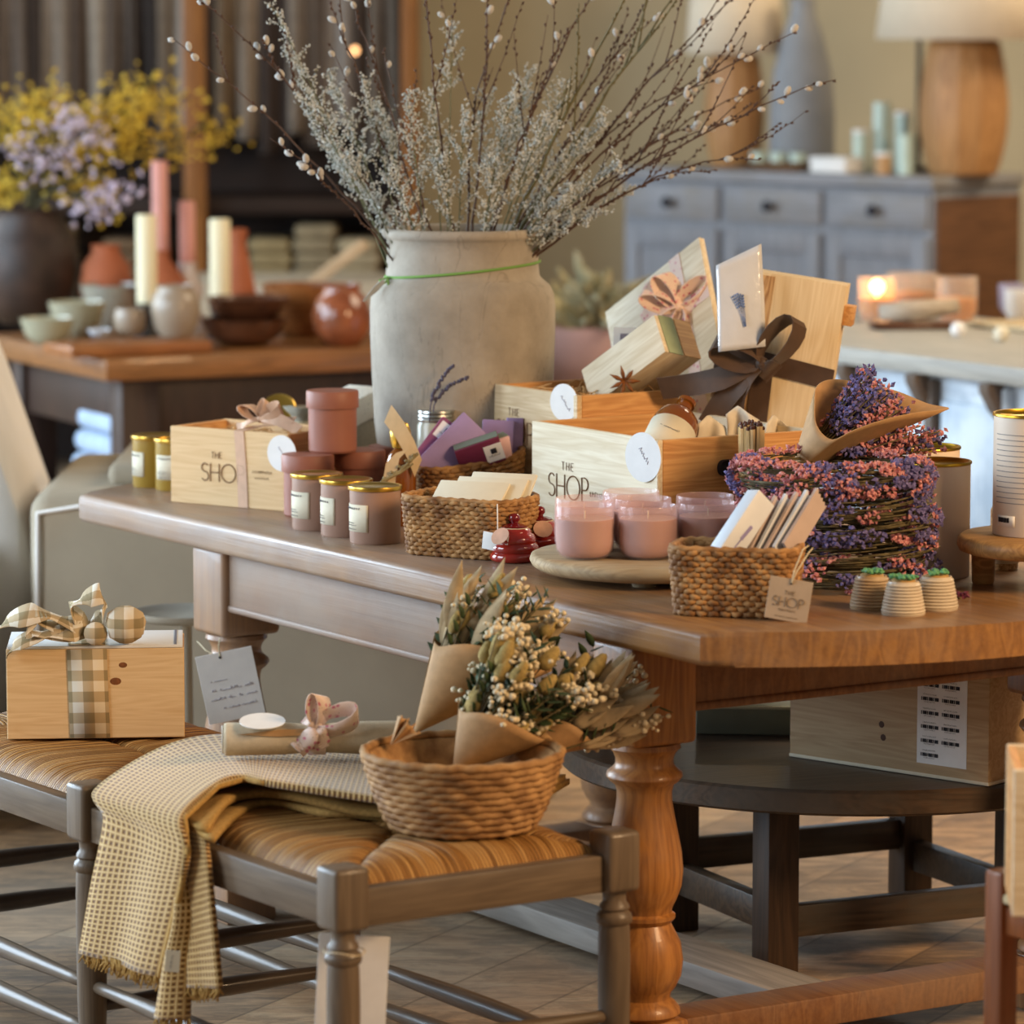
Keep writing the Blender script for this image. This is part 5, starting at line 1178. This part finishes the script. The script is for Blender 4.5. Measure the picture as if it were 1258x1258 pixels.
pot_('stoneware_bowl','pale glazed bowl behind the cutting board, second from left','bowl',95,11.75,bowlp(.085,.10),CEL)
pot_('stoneware_bowl','wide grey glazed bowl in front of the terracotta jug','bowl',140,12.05,bowlp(.1,.13),plain('grey_glaze','#8f8b7c',.05,12,rough=.25,coat=.4))
t=pot_('stoneware_cup','small beige stoneware cup on the back cutting board','cup',160,11.35,[(0,0),(.03,0),(.043,.02),(.046,.05),(.04,.075),(.036,.075),(.04,.05),(.036,.02),(0,.01)],BEI,z=.795)
pot_('stoneware_jug','beige stoneware jug on the back table in front of the candles','jug',216,11.33,[(0,0),(.045,0),(.062,.03),(.07,.08),(.062,.115),(.05,.13),(.054,.142),(.049,.142),(.045,.13),(.06,.08),(.05,.02),(0,.01)],BEI,z=.795)
cbd=thing('cutting_board','thick wooden cutting board at the near edge of the back table','board',FT(.02,.14),by+.05)
b=MB(); b.box(.42,.2,.032,T(.1,0,.0165),.004); b.build('board',MWD,cbd)
b=MB(); b.lathe([(0,0),(.012,0),(.012,.036),(0,.036)],T(-.06,0,0),16); b.build('hole_plug',DWD,cbd)
pot_('wooden_bowl','dark wooden bowl, lower one of two before the ivory candle','bowl',300,11.42,bowlp(.125,.075),DWD,36)
pot_('wooden_bowl','dark wooden dish, upper one of two before the ivory candle','bowl',305,11.5,bowlp(.118,.07),DWD,36,z=.822)
pot_('wooden_bowl','deep brown wooden bowl left of the big clay pot','bowl',372,11.75,bowlp(.118,.15),MWD,36)
pot_('glazed_vase','round red brown glazed vase beside the big clay pot','vase',420,11.42,[(0,0),(.05,0),(.078,.04),(.085,.085),(.072,.13),(.05,.155),(.055,.172),(.048,.172),(.043,.155),(.066,.12),(.06,.03),(0,.01)],GLZ)
lp_=at_ft(405,12.0,.9); pk=thing('wooden_tray','pale wooden tray leaning up out of the brown bowl','tray',lp_+V3((0,0,.03)),rot=(Ry(radians(-37))).to_euler())
b=MB(); b.box(.28,.14,.02,None,.004); b.build('board',wood('pale_ash','#9c8566','#cbb493',0,1.2),pk); b=MB(); b.box(.28,.012,.035,T(0,-.068,.008),.003); b.build('rim',wood('pale_ash_rim','#a58d6c','#d2bc9b',0,1.2),pk)
bk=thing('white_box','white paper box lying behind the ivory candle on the back table','box',at_ft(333,12.1,.762),.2)
b=MB(); b.box(.17,.13,.105,T(0,0,.053),.003); b.build('body',PAPERW,bk); b=MB(); b.box(.174,.134,.03,T(0,0,.095),.003); b.build('lid',WP,bk)
def candlepair(label,px,Y,z0,z1,r,m,hm,hr,hz):
    t=thing('pillar_candle',label,'candle',at_ft(px,Y,z0)); b=MB(); b.lathe([(0,0),(r,0),(r,z1-z0-.004),(r-.004,z1-z0),(0,z1-z0-.003)],None,20); b.build('wax',m,t,50); b=MB(); b.tube([(0,0,z1-z0-.004),(.001,0,z1-z0+.012)],.0012,5); b.build('wick',BLACKISH,t)
    h=thing('candle_holder','holder under the '+label,'holder',at_ft(px,Y,.762)); b=MB(); zz=z0-.7625; b.lathe([(0,0),(hr,0),(hr*1.0,zz*.15),(hr*.55,zz*.3),(hr*hz,zz*.6),(r*1.05,zz*.9),(r*1.15,zz-.001),(0,zz-.001)],None,24); b.build('body',hm,h,60)
IRON=plain('dark_iron','#2e2a28',rough=.5,metal=.4)
candlepair('short ivory pillar candle, left one on the back table',181,11.6,.868,1.12,.029,IVO,IRON,.04,.6)
candlepair('ivory ribbed pillar candle, right one above the dark bowls',271,11.65,.862,1.105,.03,IVO,IRON,.04,.6)
candlepair('tall pink taper candle, leftmost taper on the back table',198,11.95,1.0,1.26,.024,PNK,TER,.06,1.25)
candlepair('shorter pink taper candle between the ivory candles',231,12.0,.96,1.14,.024,PNK,plain('white_holder','#cfc6c0',.03,10,rough=.4),.06,.8)
pot_('terracotta_bottle','slim terracotta bottle right of the ivory ribbed candle','bottle',293,11.95,[(0,0),(.05,0),(.055,.1),(.035,.2),(.022,.26),(.03,.295),(.022,.3),(0,.29)],TER)
pot_('terracotta_jug','round terracotta jug beneath the yellow flowers','jug',131,12.2,[(0,0),(.06,0),(.08,.08),(.07,.15),(.04,.19),(.045,.21),(.035,.21),(.03,.19),(0,.15)],TER,z=.79)
for px,Yv,lb in ((75,11.25,'small pale glazed dish gleaming at the left of the cutting board'),(122,11.30,'small shiny dish lying on the cutting board')):
    pot_('small_dish',lb,'dish',px,Yv,bowlp(.035,.02,.004),plain('shiny_white_glaze','#c5cdd6',rough=.12,coat=.6),20,z=.762 if px==75 else .796)
# flowers in the dark vase
dv=pot_('dark_vase','large dark brown vase of yellow flowers at the far left','vase',38,12.25,[(0,0),(.09,0),(.13,.06),(.15,.16),(.135,.26),(.1,.32),(.11,.345),(.095,.345),(.085,.32),(0,.2)],plain('dark_brown_glaze','#38281f',.3,14,rough=.5),32)
vm=V3(dv.location)+V3((0,0,.33))
YEL=plain('yellow_flower','#c09a22',.0,60,c2='#dbbd52',rough=.9); LIL=plain('lilac_flower','#b09db2',.0,60,c2='#d6cad6',rough=.9); DGR=plain('dark_foliage','#4c4630',.25,30,rough=.85)
ends=[(20,135,'y'),(62,110,'y'),(100,150,'y'),(150,110,'y'),(200,95,'y'),(235,120,'y'),(295,160,'y'),(60,215,'y'),(130,235,'y'),(10,230,'y'),(150,165,'y'),(30,180,'l'),(90,140,'l'),(120,160,'l'),(66,190,'l'),(110,255,'l'),(155,230,'l'),(180,130,'y'),(40,120,'y')]
ends.sort(); ny=0; nl=0
for i,(px,py,kd) in enumerate(ends):
    q=random.Random(500+i); e=P(px,py,Y=(12.3 if kd=='y' else 12.0)+q.uniform(-.15,.15)); A=vm; mid=A.lerp(e,.5)+V3((0,0,.12))
    if kd=='y': ny+=1; lb='spray of yellow flowers over the dark vase, %s yellow one from the left'%ORD[ny-1]
    else: nl+=1; lb='spray of lilac flowers over the dark vase, %s lilac one from the left'%ORD[nl-1]
    t=thing('flower_spray',lb,'flowers',A); b=MB(); f=MB(); pl=[bez(A,mid,e,j/10)-A for j in range(11)]; b.tube(pl,.003,5)
    for j in range(105 if kd=='y' else 42):
        u=(.5 if kd=='y' else .8)+(.5 if kd=='y' else .2)*q.random(); p=bez(A,mid,e,u)-A+V3((q.gauss(0,.04),q.gauss(0,.04),q.gauss(0,.035)-.02)); blob(f,p,q.uniform(.006,.013),q)
    for j in range(10): leafblade(b,bez(A,mid,e,.2+.07*j)-A,V3((q.gauss(0,1),q.gauss(0,1),.3)),.07,.018,V3((0,0,1)))
    b.build('stem',DGR,t,180); f.build('blossoms',YEL if kd=='y' else LIL,t,0)['kind']='stuff'
# ---------------------------------------------------------------- open cupboard with textiles
CY=14.9
def CX(px,Y=CY): return (px-629)*Y/F
DKI=wood('cupboard_dark','#1c120c','#33221a',0,1.,.6,.4); ORG=wood('honey_oak_post','#6d431c','#98642f',2,1.,.5,.4)
cu=thing('open_cupboard','tall open dark wood cupboard full of hanging textiles at the back left','cupboard',(CX(200),CY,0))
x0=CX(-120)-CX(200); x1=CX(512)-CX(200)
b=MB(); b.box(x1-x0,.03,2.6,T((x0+x1)/2,.62,1.3),0); b.build('back_panel',DKI,cu)
b=MB(); b.box(.055,.62,2.6,T(x1-.028,.3,1.3),.004); b.build('side_panel',ORG,cu); b=MB(); b.box(.055,.62,2.6,T(x0,.3,1.3),.004); b.build('side_panel',ORG,cu)
b=MB(); b.box(.08,.08,2.6,T(CX(242)-CX(200),-.04,1.3),.006); b.build('post',ORG,cu)
for z in (.42,.99,2.4): b=MB(); b.box(x1-x0-.06,.56,.06,T((x0+x1)/2,.32,z),.003); b.build('shelf',DKI,cu)
b=MB(); b.tube([(x0+.03,.25,1.98),(x1-.06,.25,1.98)],.014,10); b.build('rail',IRON,cu,180)
cols=['#6d6259','#3d332d','#82776b','#4d4138','#8f8578','#5a5048','#2f2926','#776a5c','#948a80','#443a33','#6a5a48','#85796c','#3a302b','#7b7064','#57493d','#8a8178','#4a3f37','#6e6357']
TXM=[plain('textile_%d'%i,c,.12,30,rough=.95) for i,c in enumerate(sorted(set(cols)))]
tmap={c:TXM[i] for i,c in enumerate(sorted(set(cols)))}
cn_={'#6d6259':'taupe','#3d332d':'dark brown','#82776b':'grey beige','#4d4138':'brown','#8f8578':'pale grey','#5a5048':'grey brown','#2f2926':'black','#776a5c':'beige','#948a80':'light grey','#443a33':'deep brown','#6a5a48':'olive brown','#85796c':'stone','#3a302b':'charcoal','#7b7064':'dusty','#57493d':'walnut','#8a8178':'silver grey','#4a3f37':'peat brown','#6e6357':'mushroom'}
for i,c in enumerate(cols):
    xc=CX(10+27*i); ln=.72+.10*((i*7)%5)/4
    t=thing('hanging_textile','%s cloth hanging from the cupboard rail, %s from the left'%(cn_[c],ORD[i]),'textile',(xc,CY+.25,1.995))
    b=MB(); q=random.Random(i); ph=q.uniform(0,6)
    b.grid(lambda u,v:((u-.5)*.092*(1+.2*v),.05*sin(u*7+ph)*v*.6-.018,-v*ln),10,10); b.grid(lambda u,v:((u-.5)*.092*(1+.2*v),.05*sin(u*7+ph)*v*.6+.03,-v*(ln-.05)),10,10); b.strip([(0,-.018,0),(0,.0,.014),(0,.03,0)],V3((.046,0,0)),.004)
    b.build('cloth',tmap[c],t,180,solid=.008)
for i,(px,c,n) in enumerate(((60,'#8b8069',5),(150,'#6e5a44',4),(330,'#a3946f',4),(385,'#94876c',5),(440,'#a89a7c',4))):
    t=thing('folded_linen','pile of folded linen, %s from the left on the cupboard shelf below the hanging cloths'%ORD[i],'linen',(CX(px),CY+.22,.452))
    m=plain('linen_pile_%d'%i,c,.15,14,rough=.95)
    for k in range(n+4): b=MB(); b.box(.155,.3,.05,T(.004*(-1)**k,0,.026+.052*k),.02,3); b.build('cloth',m,t,60)
sb2=thing('upholstered_settee','pale upholstered settee in front of the cupboard behind the candles','settee',(CX(400,13.9),13.9,0))
b=MB(); b.box(1.0,.5,.36,T(0,0,.62),.06,3); b.build('back',SLIPB,sb2,60); b=MB(); b.box(1.0,.55,.4,T(0,-.05,.22),.04,3); b.build('seat',SLIPB,sb2,60)
# ---------------------------------------------------------------- grey sideboard with lamps
SZ=1.16; S0=P(768,205,SZ); S1=P(1147,217.5,SZ); sx=(S1-S0); SL=sx.length; syw=math.atan2(sx.y,sx.x)
GRP=wood('grey_painted_wood','#6d6f74','#8f9095',0,1.,.55,.35,wear='#7b7670'); GRPZ=wood('grey_painted_panel','#686a70','#87898f',2,1.,.55,.3)
BRS=wood('shaded_side','#4a301c','#6d4a2e',1,1.,.55,.5)  # end of the grey sideboard, its warm shade painted in as brown
sd=thing('sideboard','grey painted sideboard with drawers and panelled doors at the back right','sideboard',(S0.x,S0.y,0),syw)
b=MB(); b.box(SL,.48,SZ-.04,T(SL/2,.24,(SZ-.04)/2),.003); b.build('carcass',GRPZ,sd)
b=MB(); b.box(SL+.03,.52,.04,T(SL/2,.235,SZ-.02),.008,3); b.build('top',GRP,sd)
b=MB(); b.box(.012,.46,SZ-.08,T(SL+.006,.24,(SZ-.06)/2),.002); b.build('end_panel',BRS,sd)
for i in range(3):
    xc=SL*(i+.5)/3; b=MB(); b.box(SL/3-.03,.016,.115,T(xc,-.008,SZ-.115),.003); dr=b.build('drawer',GRP,sd)
    b=MB(); b.lathe([(0,0),(.008,.0),(.008,.012),(.018,.018),(.02,.028),(.012,.034),(0,.035)],T(xc+.0,-.016,SZ-.115)@Rx(pi/2),16); b.build('knob',BLACKISH,dr)
    b=MB(); w_=SL/3-.03; h_=.72
    for s in (-1,1): b.box(.06,.018,h_,T(xc+s*(w_/2-.03),-.009,SZ-.2-h_/2),.002); b.box(w_-.12,.018,.07,T(xc,-.009,SZ-.2-h_/2+s*(h_/2-.035)),.002)
    b.box(w_-.12,.006,h_-.14,T(xc,-.003,SZ-.2-h_/2),0); b.build('door',GRPZ,sd)
def SBP(px,back,z=SZ+.001):
    """point on the sideboard top, back metres behind its front edge, seen at pixel column px"""
    o=S0+sx.normalized()*0+V3((-sx.y,sx.x,0)).normalized()*back; d=P(px,200,Y=1); d=V3((d.x,d.y,0)); n=V3((-sx.y,sx.x,0)).normalized(); t=(V3((o.x,o.y,0))).dot(n)/d.dot(n); p=d*t; p.z=z; return p
LMP=wood('ribbed_lamp_wood','#8a6038','#b88a58',2,1.,.5,.4); SHD=plain('linen_shade','#d3c4ac',.03,30,rough=.9)
def lamp(label,p,r,h,sr,sh,rz):
    t=thing('table_lamp',label,'lamp',p,rz)
    b=MB(); b.lathe([(0,0),(r*.72,0),(r*.76,.008)]+[(r*(.76+.24*sin(pi*(i/20)**.85)),.01+(h-.03)*i/20) for i in range(1,20)]+[(r*.5,h-.012),(r*.3,h),(0,h)],None,96,lambda a,r_,z:1-.035*abs(sin(a*6))**.4*(z>.012)); b.build('base',LMP,t,60)
    b=MB(); b.lathe([(0,h),(.018,h),(.018,h+.06),(0,h+.06)],None,16); b.build('neck',GOLD,t)
    b=MB(); b.lathe([(sr,h-.03),(sr*.86,h-.03+sh)],None,48); b.build('shade',SHD,t,180,solid=.004)
    b=MB(); b.ball((0,0,h+.14),.03,.03,.04,14,10); n=NT('bulb'); b.build('bulb',n.fin((.95,.92,.85),rough=.3),t,180)
lamp('big ribbed wooden table lamp with linen shade, right end of the sideboard',SBP(1183,.2),.148,.475,.29,.34,.3)
lamp('smaller ribbed wooden table lamp at the left of the sideboard',SBP(902,.26),.105,.42,.17,.3,.9)
t=thing('stone_bottle','tall tapering grey stone bottle between the two lamps','bottle',SBP(985,.3)); b=MB(); b.lathe([(0,0),(.105,0),(.112,.02),(.112,.2),(.1,.33),(.07,.45),(.045,.52),(.04,.56),(.045,.58),(0,.585)],None,32); b.build('body',plain('grey_stone','#85878a',.08,10,rough=.7),t,60)
t=thing('iron_stand','thin black iron stand behind the big lamp','stand',SBP(1128,.38)); b=MB(); b.lathe([(0,0),(.06,0),(.06,.01),(.01,.02),(.008,.6),(0,.6)],None,16); b.build('rod',IRON,t,60)
MINT=plain('mint_wax','#b9cbbf',.03,10,rough=.4,coat=.2); TRY=plain('brown_tray','#6a4e34',.1,20,rough=.5)
t=thing('candle_tray','oval brown tray with small mint candles on the sideboard','tray',SBP(962,.12),syw); b=MB(); b.lathe([(0,0),(.12,0),(.14,.03),(.133,.03),(.115,.008),(0,.008)],S(1,.6,1),32); b.build('tray',TRY,t,60)
for i,px in enumerate((932,956,980)):
    t=thing('small_candle','small mint candle on the oval tray, %s from the left'%ORD[i],'candle',SBP(px,.12,SZ+.01)); b=MB(); b.lathe([(0,0),(.028,0),(.028,.05),(0,.05)],None,18); b.build('wax',MINT,t); b=MB(); b.tube([(0,0,.05),(0,0,.06)],.0012,5); b.build('wick',BLACKISH,t)
for i,(px,bk_,h,r) in enumerate(((1057,.16,.13,.026),(1083,.22,.22,.03),(1108,.26,.19,.028),(1113,.1,.12,.028),(1085,.08,.06,.026))):
    t=thing('mint_canister','mint coloured canister in the cluster left of the big lamp, %s from the left'%ORD[i] if i<4 else 'short tan jar at the front of the mint canisters','canister',SBP(px,bk_)); b=MB(); b.lathe([(0,0),(r,0),(r,h),(0,h)],None,22); b.build('body',MINT if i<4 else plain('tan_jar','#b98f62',rough=.5),t); b=MB(); b.lathe([(0,h),(r+.001,h),(r+.001,h+.012),(0,h+.012)],None,22); b.build('lid',MINT if i%2 else PAPERW,t)
t=thing('white_box','flat white box on the sideboard left of the mint canisters','box',SBP(1028,.07),syw); b=MB(); b.box(.15,.1,.045,T(0,0,.023),.003); b.build('body',PAPERW,t); b=MB(); b.box(.154,.104,.016,T(0,0,.044),.003); b.build('lid',WP,t)
# ---------------------------------------------------------------- weathered counter at the right with candles
KZ=.86; K0=P(1028,424,KZ); K1=P(1258,452,KZ); kx=(K1-K0).normalized(); kn=V3((-kx.y,kx.x,0)); kyw=math.atan2(kx.y,kx.x)
WB=wood('weathered_blue','#8e9aa8','#c2ced8',0,1.,.6,.3,wear='#dfe6ea'); WBZ=wood('weathered_blue_panel','#93a3b3','#bccbd8',2,1.,.6,.3,wear='#d6e0e6'); DKB=wood('dark_bracket','#4d4036','#6f6052',2,1.,.6,.4); GTOP=wood('grey_counter_top','#8b8880','#b5b1a6',0,1.,.5,.4)
kt=thing('weathered_counter','weathered pale blue counter with dark brackets at the right edge','counter',(K0.x,K0.y,0),kyw)
b=MB(); b.box(2.3,.9,.045,T(.3,.44,KZ-.0225),.006); b.build('top',GTOP,kt)
b=MB(); b.box(2.24,.8,KZ-.1,T(.3,.45,(KZ-.1)/2+.05),.003); b.build('body',WB,kt)
for i in range(5):
    x=.06+.3*i; b=MB(); b.box(.035,.03,KZ-.06,T(x,.035,(KZ-.06)/2),.003); b.build('post',DKB if i%2 else WBZ,kt); b=MB(); b.prism([(0,0),(.05,0),(.05,-.02),(.02,-.07),(0,-.09)],.04,T(x-.02,.03,KZ-.046)@Rz(-pi/2)@Rx(pi/2)@T(0,0,-.02),.002); b.build('bracket',DKB,kt)
for i in range(4): b=MB(); b.box(.24,.014,.3,T(.21+.3*i,.044,KZ-.26),.006); b.build('panel',WBZ,kt)
def KP(px,py): p=P(px,py,KZ+.001); return p
CG=NT('amber_votive').fin((1,.86,.72),rough=.08,trans=.85,ior=1.2)
FL=NT('flame').fin((1,.6,.2),emit=(1,.55,.18),es=14)
def votive(label,p,r,h,lit):
    t=thing('glass_votive',label,'candle',p); b=MB(); b.lathe([(0,0),(r*.8,0),(r,h*.25),(r,h),(r-.004,h),(r-.004,h*.25),(r*.76,.006),(0,.006)],None,28); b.build('glass',CG,t,60)
    b=MB(); b.lathe([(0,.007),(r*.74,.007),(r*.93,h*.25),(r*.93,h*.55),(0,h*.53)],None,24); b.build('wax',plain('amber_wax','#d99a5a',.03,10,rough=.5,sss=.2),t,60)
    if lit:
        b=MB(); b.lathe([(0,h*.56),(.008,h*.62),(.009,h*.7),(.004,h*.85),(0,h*.95)],None,12); b.build('flame',FL,t,180)
        l=bpy.data.lights.new('candle_flame','POINT'); l.energy=1.2; l.color=(1,.55,.22); l.shadow_soft_size=.02; o=bpy.data.objects.new('candle_flame',l); col.objects.link(o); o.location=V3(p)+V3((0,0,h*.8))
votive('lit amber glass candle on the weathered counter',KP(1077,394),.052,.115,True)
votive('unlit amber glass candle right of the driftwood on the weathered counter',KP(1175,397),.055,.125,False)
votive('wide pale glass candle behind the driftwood on the weathered counter',KP(1120,388),.07,.12,False)
t=thing('driftwood_tray','driftwood candle tray in front of the amber glasses','tray',KP(1125,404),.1); b=MB(); b.box(.24,.08,.02,T(0,0,.0105),.006); b.build('base',DWD,t); b=MB(); b.tube([(-.1,-.01,.045),(0,-.02,.05),(.11,.0,.06)],[.022,.028,.02],12); b.build('driftwood',wood('pale_driftwood','#8f8272','#bcae9c',0,1.4),t,180)
for i,(px,py,c) in enumerate(((1250,392,'white'),(1243,384,'pale lilac'))):
    t=thing('ceramic_cup','%s ceramic cup at the right edge on the weathered counter'%c,'cup',KP(px,py)); b=MB(); b.lathe([(0,0),(.025,0),(.036,.02),(.038,.08),(.034,.08),(.032,.02),(0,.01)],None,22); b.build('body',WP if i==0 else plain('pale_lilac','#a79fb2',rough=.4),t,60)
for i,(px,py) in enumerate(((1177,414),(1230,420))):
    t=thing('small_ornament',('small white','small cream')[i]+' round ornament near the front of the weathered counter','ornament',KP(px,py)); b=MB(); b.ball((0,0,.02),.02,.02,.02,16,10); b.build('ball',PAPERW if i==0 else PAPERC,t,180)
t=thing('pale_tray','flat pale wooden tray behind the ornaments on the weathered counter','tray',KP(1240,406)+V3((.05,.05,0)),kyw); b=MB(); b.box(.3,.18,.015,T(0,0,.008),.004); b.build('base',wood('tray_oak','#a08a68','#cdb78f',0,1.2),t)
gl=thing('glow_bulb','tiny warm glowing bulb beside the cupboard post above the pot','bulb',P(436,62,Y=14.8)); b=MB(); b.ball((0,0,0),.011,.011,.014,14,10); n=NT('warm_glow'); b.build('bulb',n.fin((1,.6,.3),emit=(1,.5,.2),es=4),gl,180); b=MB(); b.lathe([(0,.012),(.006,.012),(.006,.03),(.002,.03),(.002,.3),(0,.3)],None,10); b.build('cord',IRON,gl)
# ---------------------------------------------------------------- potted plant between pot and gifts
pp=P(728,430,Y=12.3); pl=thing('potted_plant','tall pink floor pot with pale leafy plant behind the gifts','plant',(pp.x,pp.y,0))
b=MB(); b.lathe([(0,0),(.11,0),(.12,.02),(.15,.62),(.155,.73),(.14,.75),(.13,.73),(0,.7)],None,32); b.build('pot',plain('dusty_pink_pot','#a5837c',.05,8,rough=.7),pl,60)
b=MB(); q=random.Random(77)
for i in range(110):
    d=V3((q.gauss(0,1),q.gauss(0,1),abs(q.gauss(.8,.6)))).normalized(); leafblade(b,V3((0,0,.74))+d*q.uniform(.02,.16),d+V3((q.gauss(0,.4),q.gauss(0,.4),0)),q.uniform(.05,.1),.032,V3((q.gauss(0,1),-1,.5)))
b.build('leaves',plain('pale_sage_leaf','#8d8a68',.0,30,c2='#b9ae8c',rough=.85),pl,180,solid=.001)
# ---------------------------------------------------------------- groups of repeats
GROUPS={'candle_tin':'gold lidded candle tins on the long table','canister':'terracotta lidded canisters','lavender_sprig':'lavender sprigs on the glass jar','seagrass_basket':'oblong seagrass baskets on the long table',
'booklet':'cream booklets in the oblong basket','soap_packet':'soap packets in the seagrass basket','wooden_crate':'open wine crates on the long table','honey_jar':'red honey jars','glass_candle':'pink candles on the round board',
'paper_packet':'white packets in the small basket','succulent_pot':'ribbed succulent pots','cream_canister':'cream canisters with gold tops','dried_wreath':'stacked dried wreaths','mixed_dried_bouquet':'dried bouquets in the coil basket',
'willow_twig':'pussy willow twigs in the clay pot','sea_lavender_stem':'sea lavender stems in the clay pot','folded_blanket':'folded blankets under the back table','stoneware_bowl':'glazed bowls on the back table','wooden_bowl':'wooden bowls on the back table',
'pillar_candle':'candles on the back table','candle_holder':'candle holders on the back table','small_dish':'small dishes on the back table','flower_spray':'flower sprays in the dark vase','hanging_textile':'cloths hanging in the cupboard','folded_linen':'folded linen in the cupboard',
'table_lamp':'wooden lamps on the sideboard','small_candle':'mint candles on the oval tray','mint_canister':'canisters on the sideboard','glass_votive':'glass candles on the counter','ceramic_cup':'cups on the counter','small_ornament':'ornaments on the counter'}
cnt={}
for o in bpy.data.objects:
    if o.parent is None and 'label' in o: cnt.setdefault(o.name.split('.')[0],[]).append(o)
for k_n,os_ in cnt.items():
    if len(os_)>1 and k_n in GROUPS:
        for o in os_: o['group']=GROUPS[k_n]
# ---------------------------------------------------------------- light and camera
sc=bpy.context.scene
wd=bpy.data.worlds.new('World'); sc.world=wd; wd.use_nodes=True
bg=wd.node_tree.nodes['Background']; bg.inputs[0].default_value=(1.0,.93,.84,1); bg.inputs[1].default_value=.155
def area(name,loc,target,sx,sy,power,colr,spread=180):
    l=bpy.data.lights.new(name,'AREA'); l.shape='RECTANGLE'; l.size=sx; l.size_y=sy; l.energy=power; l.color=colr; l.spread=radians(spread)
    o=bpy.data.objects.new(name,l); col.objects.link(o); o.location=loc
    o.rotation_euler=(V3(target)-V3(loc)).to_track_quat('-Z','Y').to_euler(); return o
area('window_daylight',(-4.8,5.4,2.3),(0,7,.7),2.6,2.4,210,(.76,.88,1.0))
area('window_daylight_side',(-5.0,9.4,1.9),(0,7.2,.6),3.2,2.6,400,(.64,.82,1.0))
area('ceiling_lamps_warm',(3.3,4.3,2.8),(.6,6.8,.6),1.2,1.2,190,(1,.66,.36))
area('warm_fill_mid',(2.6,10.5,3.4),(1.2,9.6,0),2,2,130,(1,.8,.56))  # added unseen warm light, brightens the floor behind the table
area('warm_fill_back',(3.2,13.0,3.0),(2.6,15.6,1.7),1.2,1.2,70,(1,.8,.55))  # added unseen fill that warms the back right wall
area('window_daylight_back',(-6.0,13,2.2),(0,13.2,1),3,2.4,260,(.78,.9,1.0))
cam=bpy.data.cameras.new('camera'); co=bpy.data.objects.new('camera',cam); col.objects.link(co)
co.location=(0,0,CAM_H); co.rotation_euler=(pi/2-PITCH,0,0)
cam.sensor_width=36; cam.lens=36*F/1258; cam.clip_end=100
cam.dof.use_dof=True; cam.dof.focus_distance=6.85; cam.dof.aperture_fstop=3.9
sc.camera=co
sc.view_settings.view_transform='Standard'; sc.view_settings.look='None'; sc.view_settings.gamma=1; sc.view_settings.use_curve_mapping=False
sc.view_settings.exposure=.04
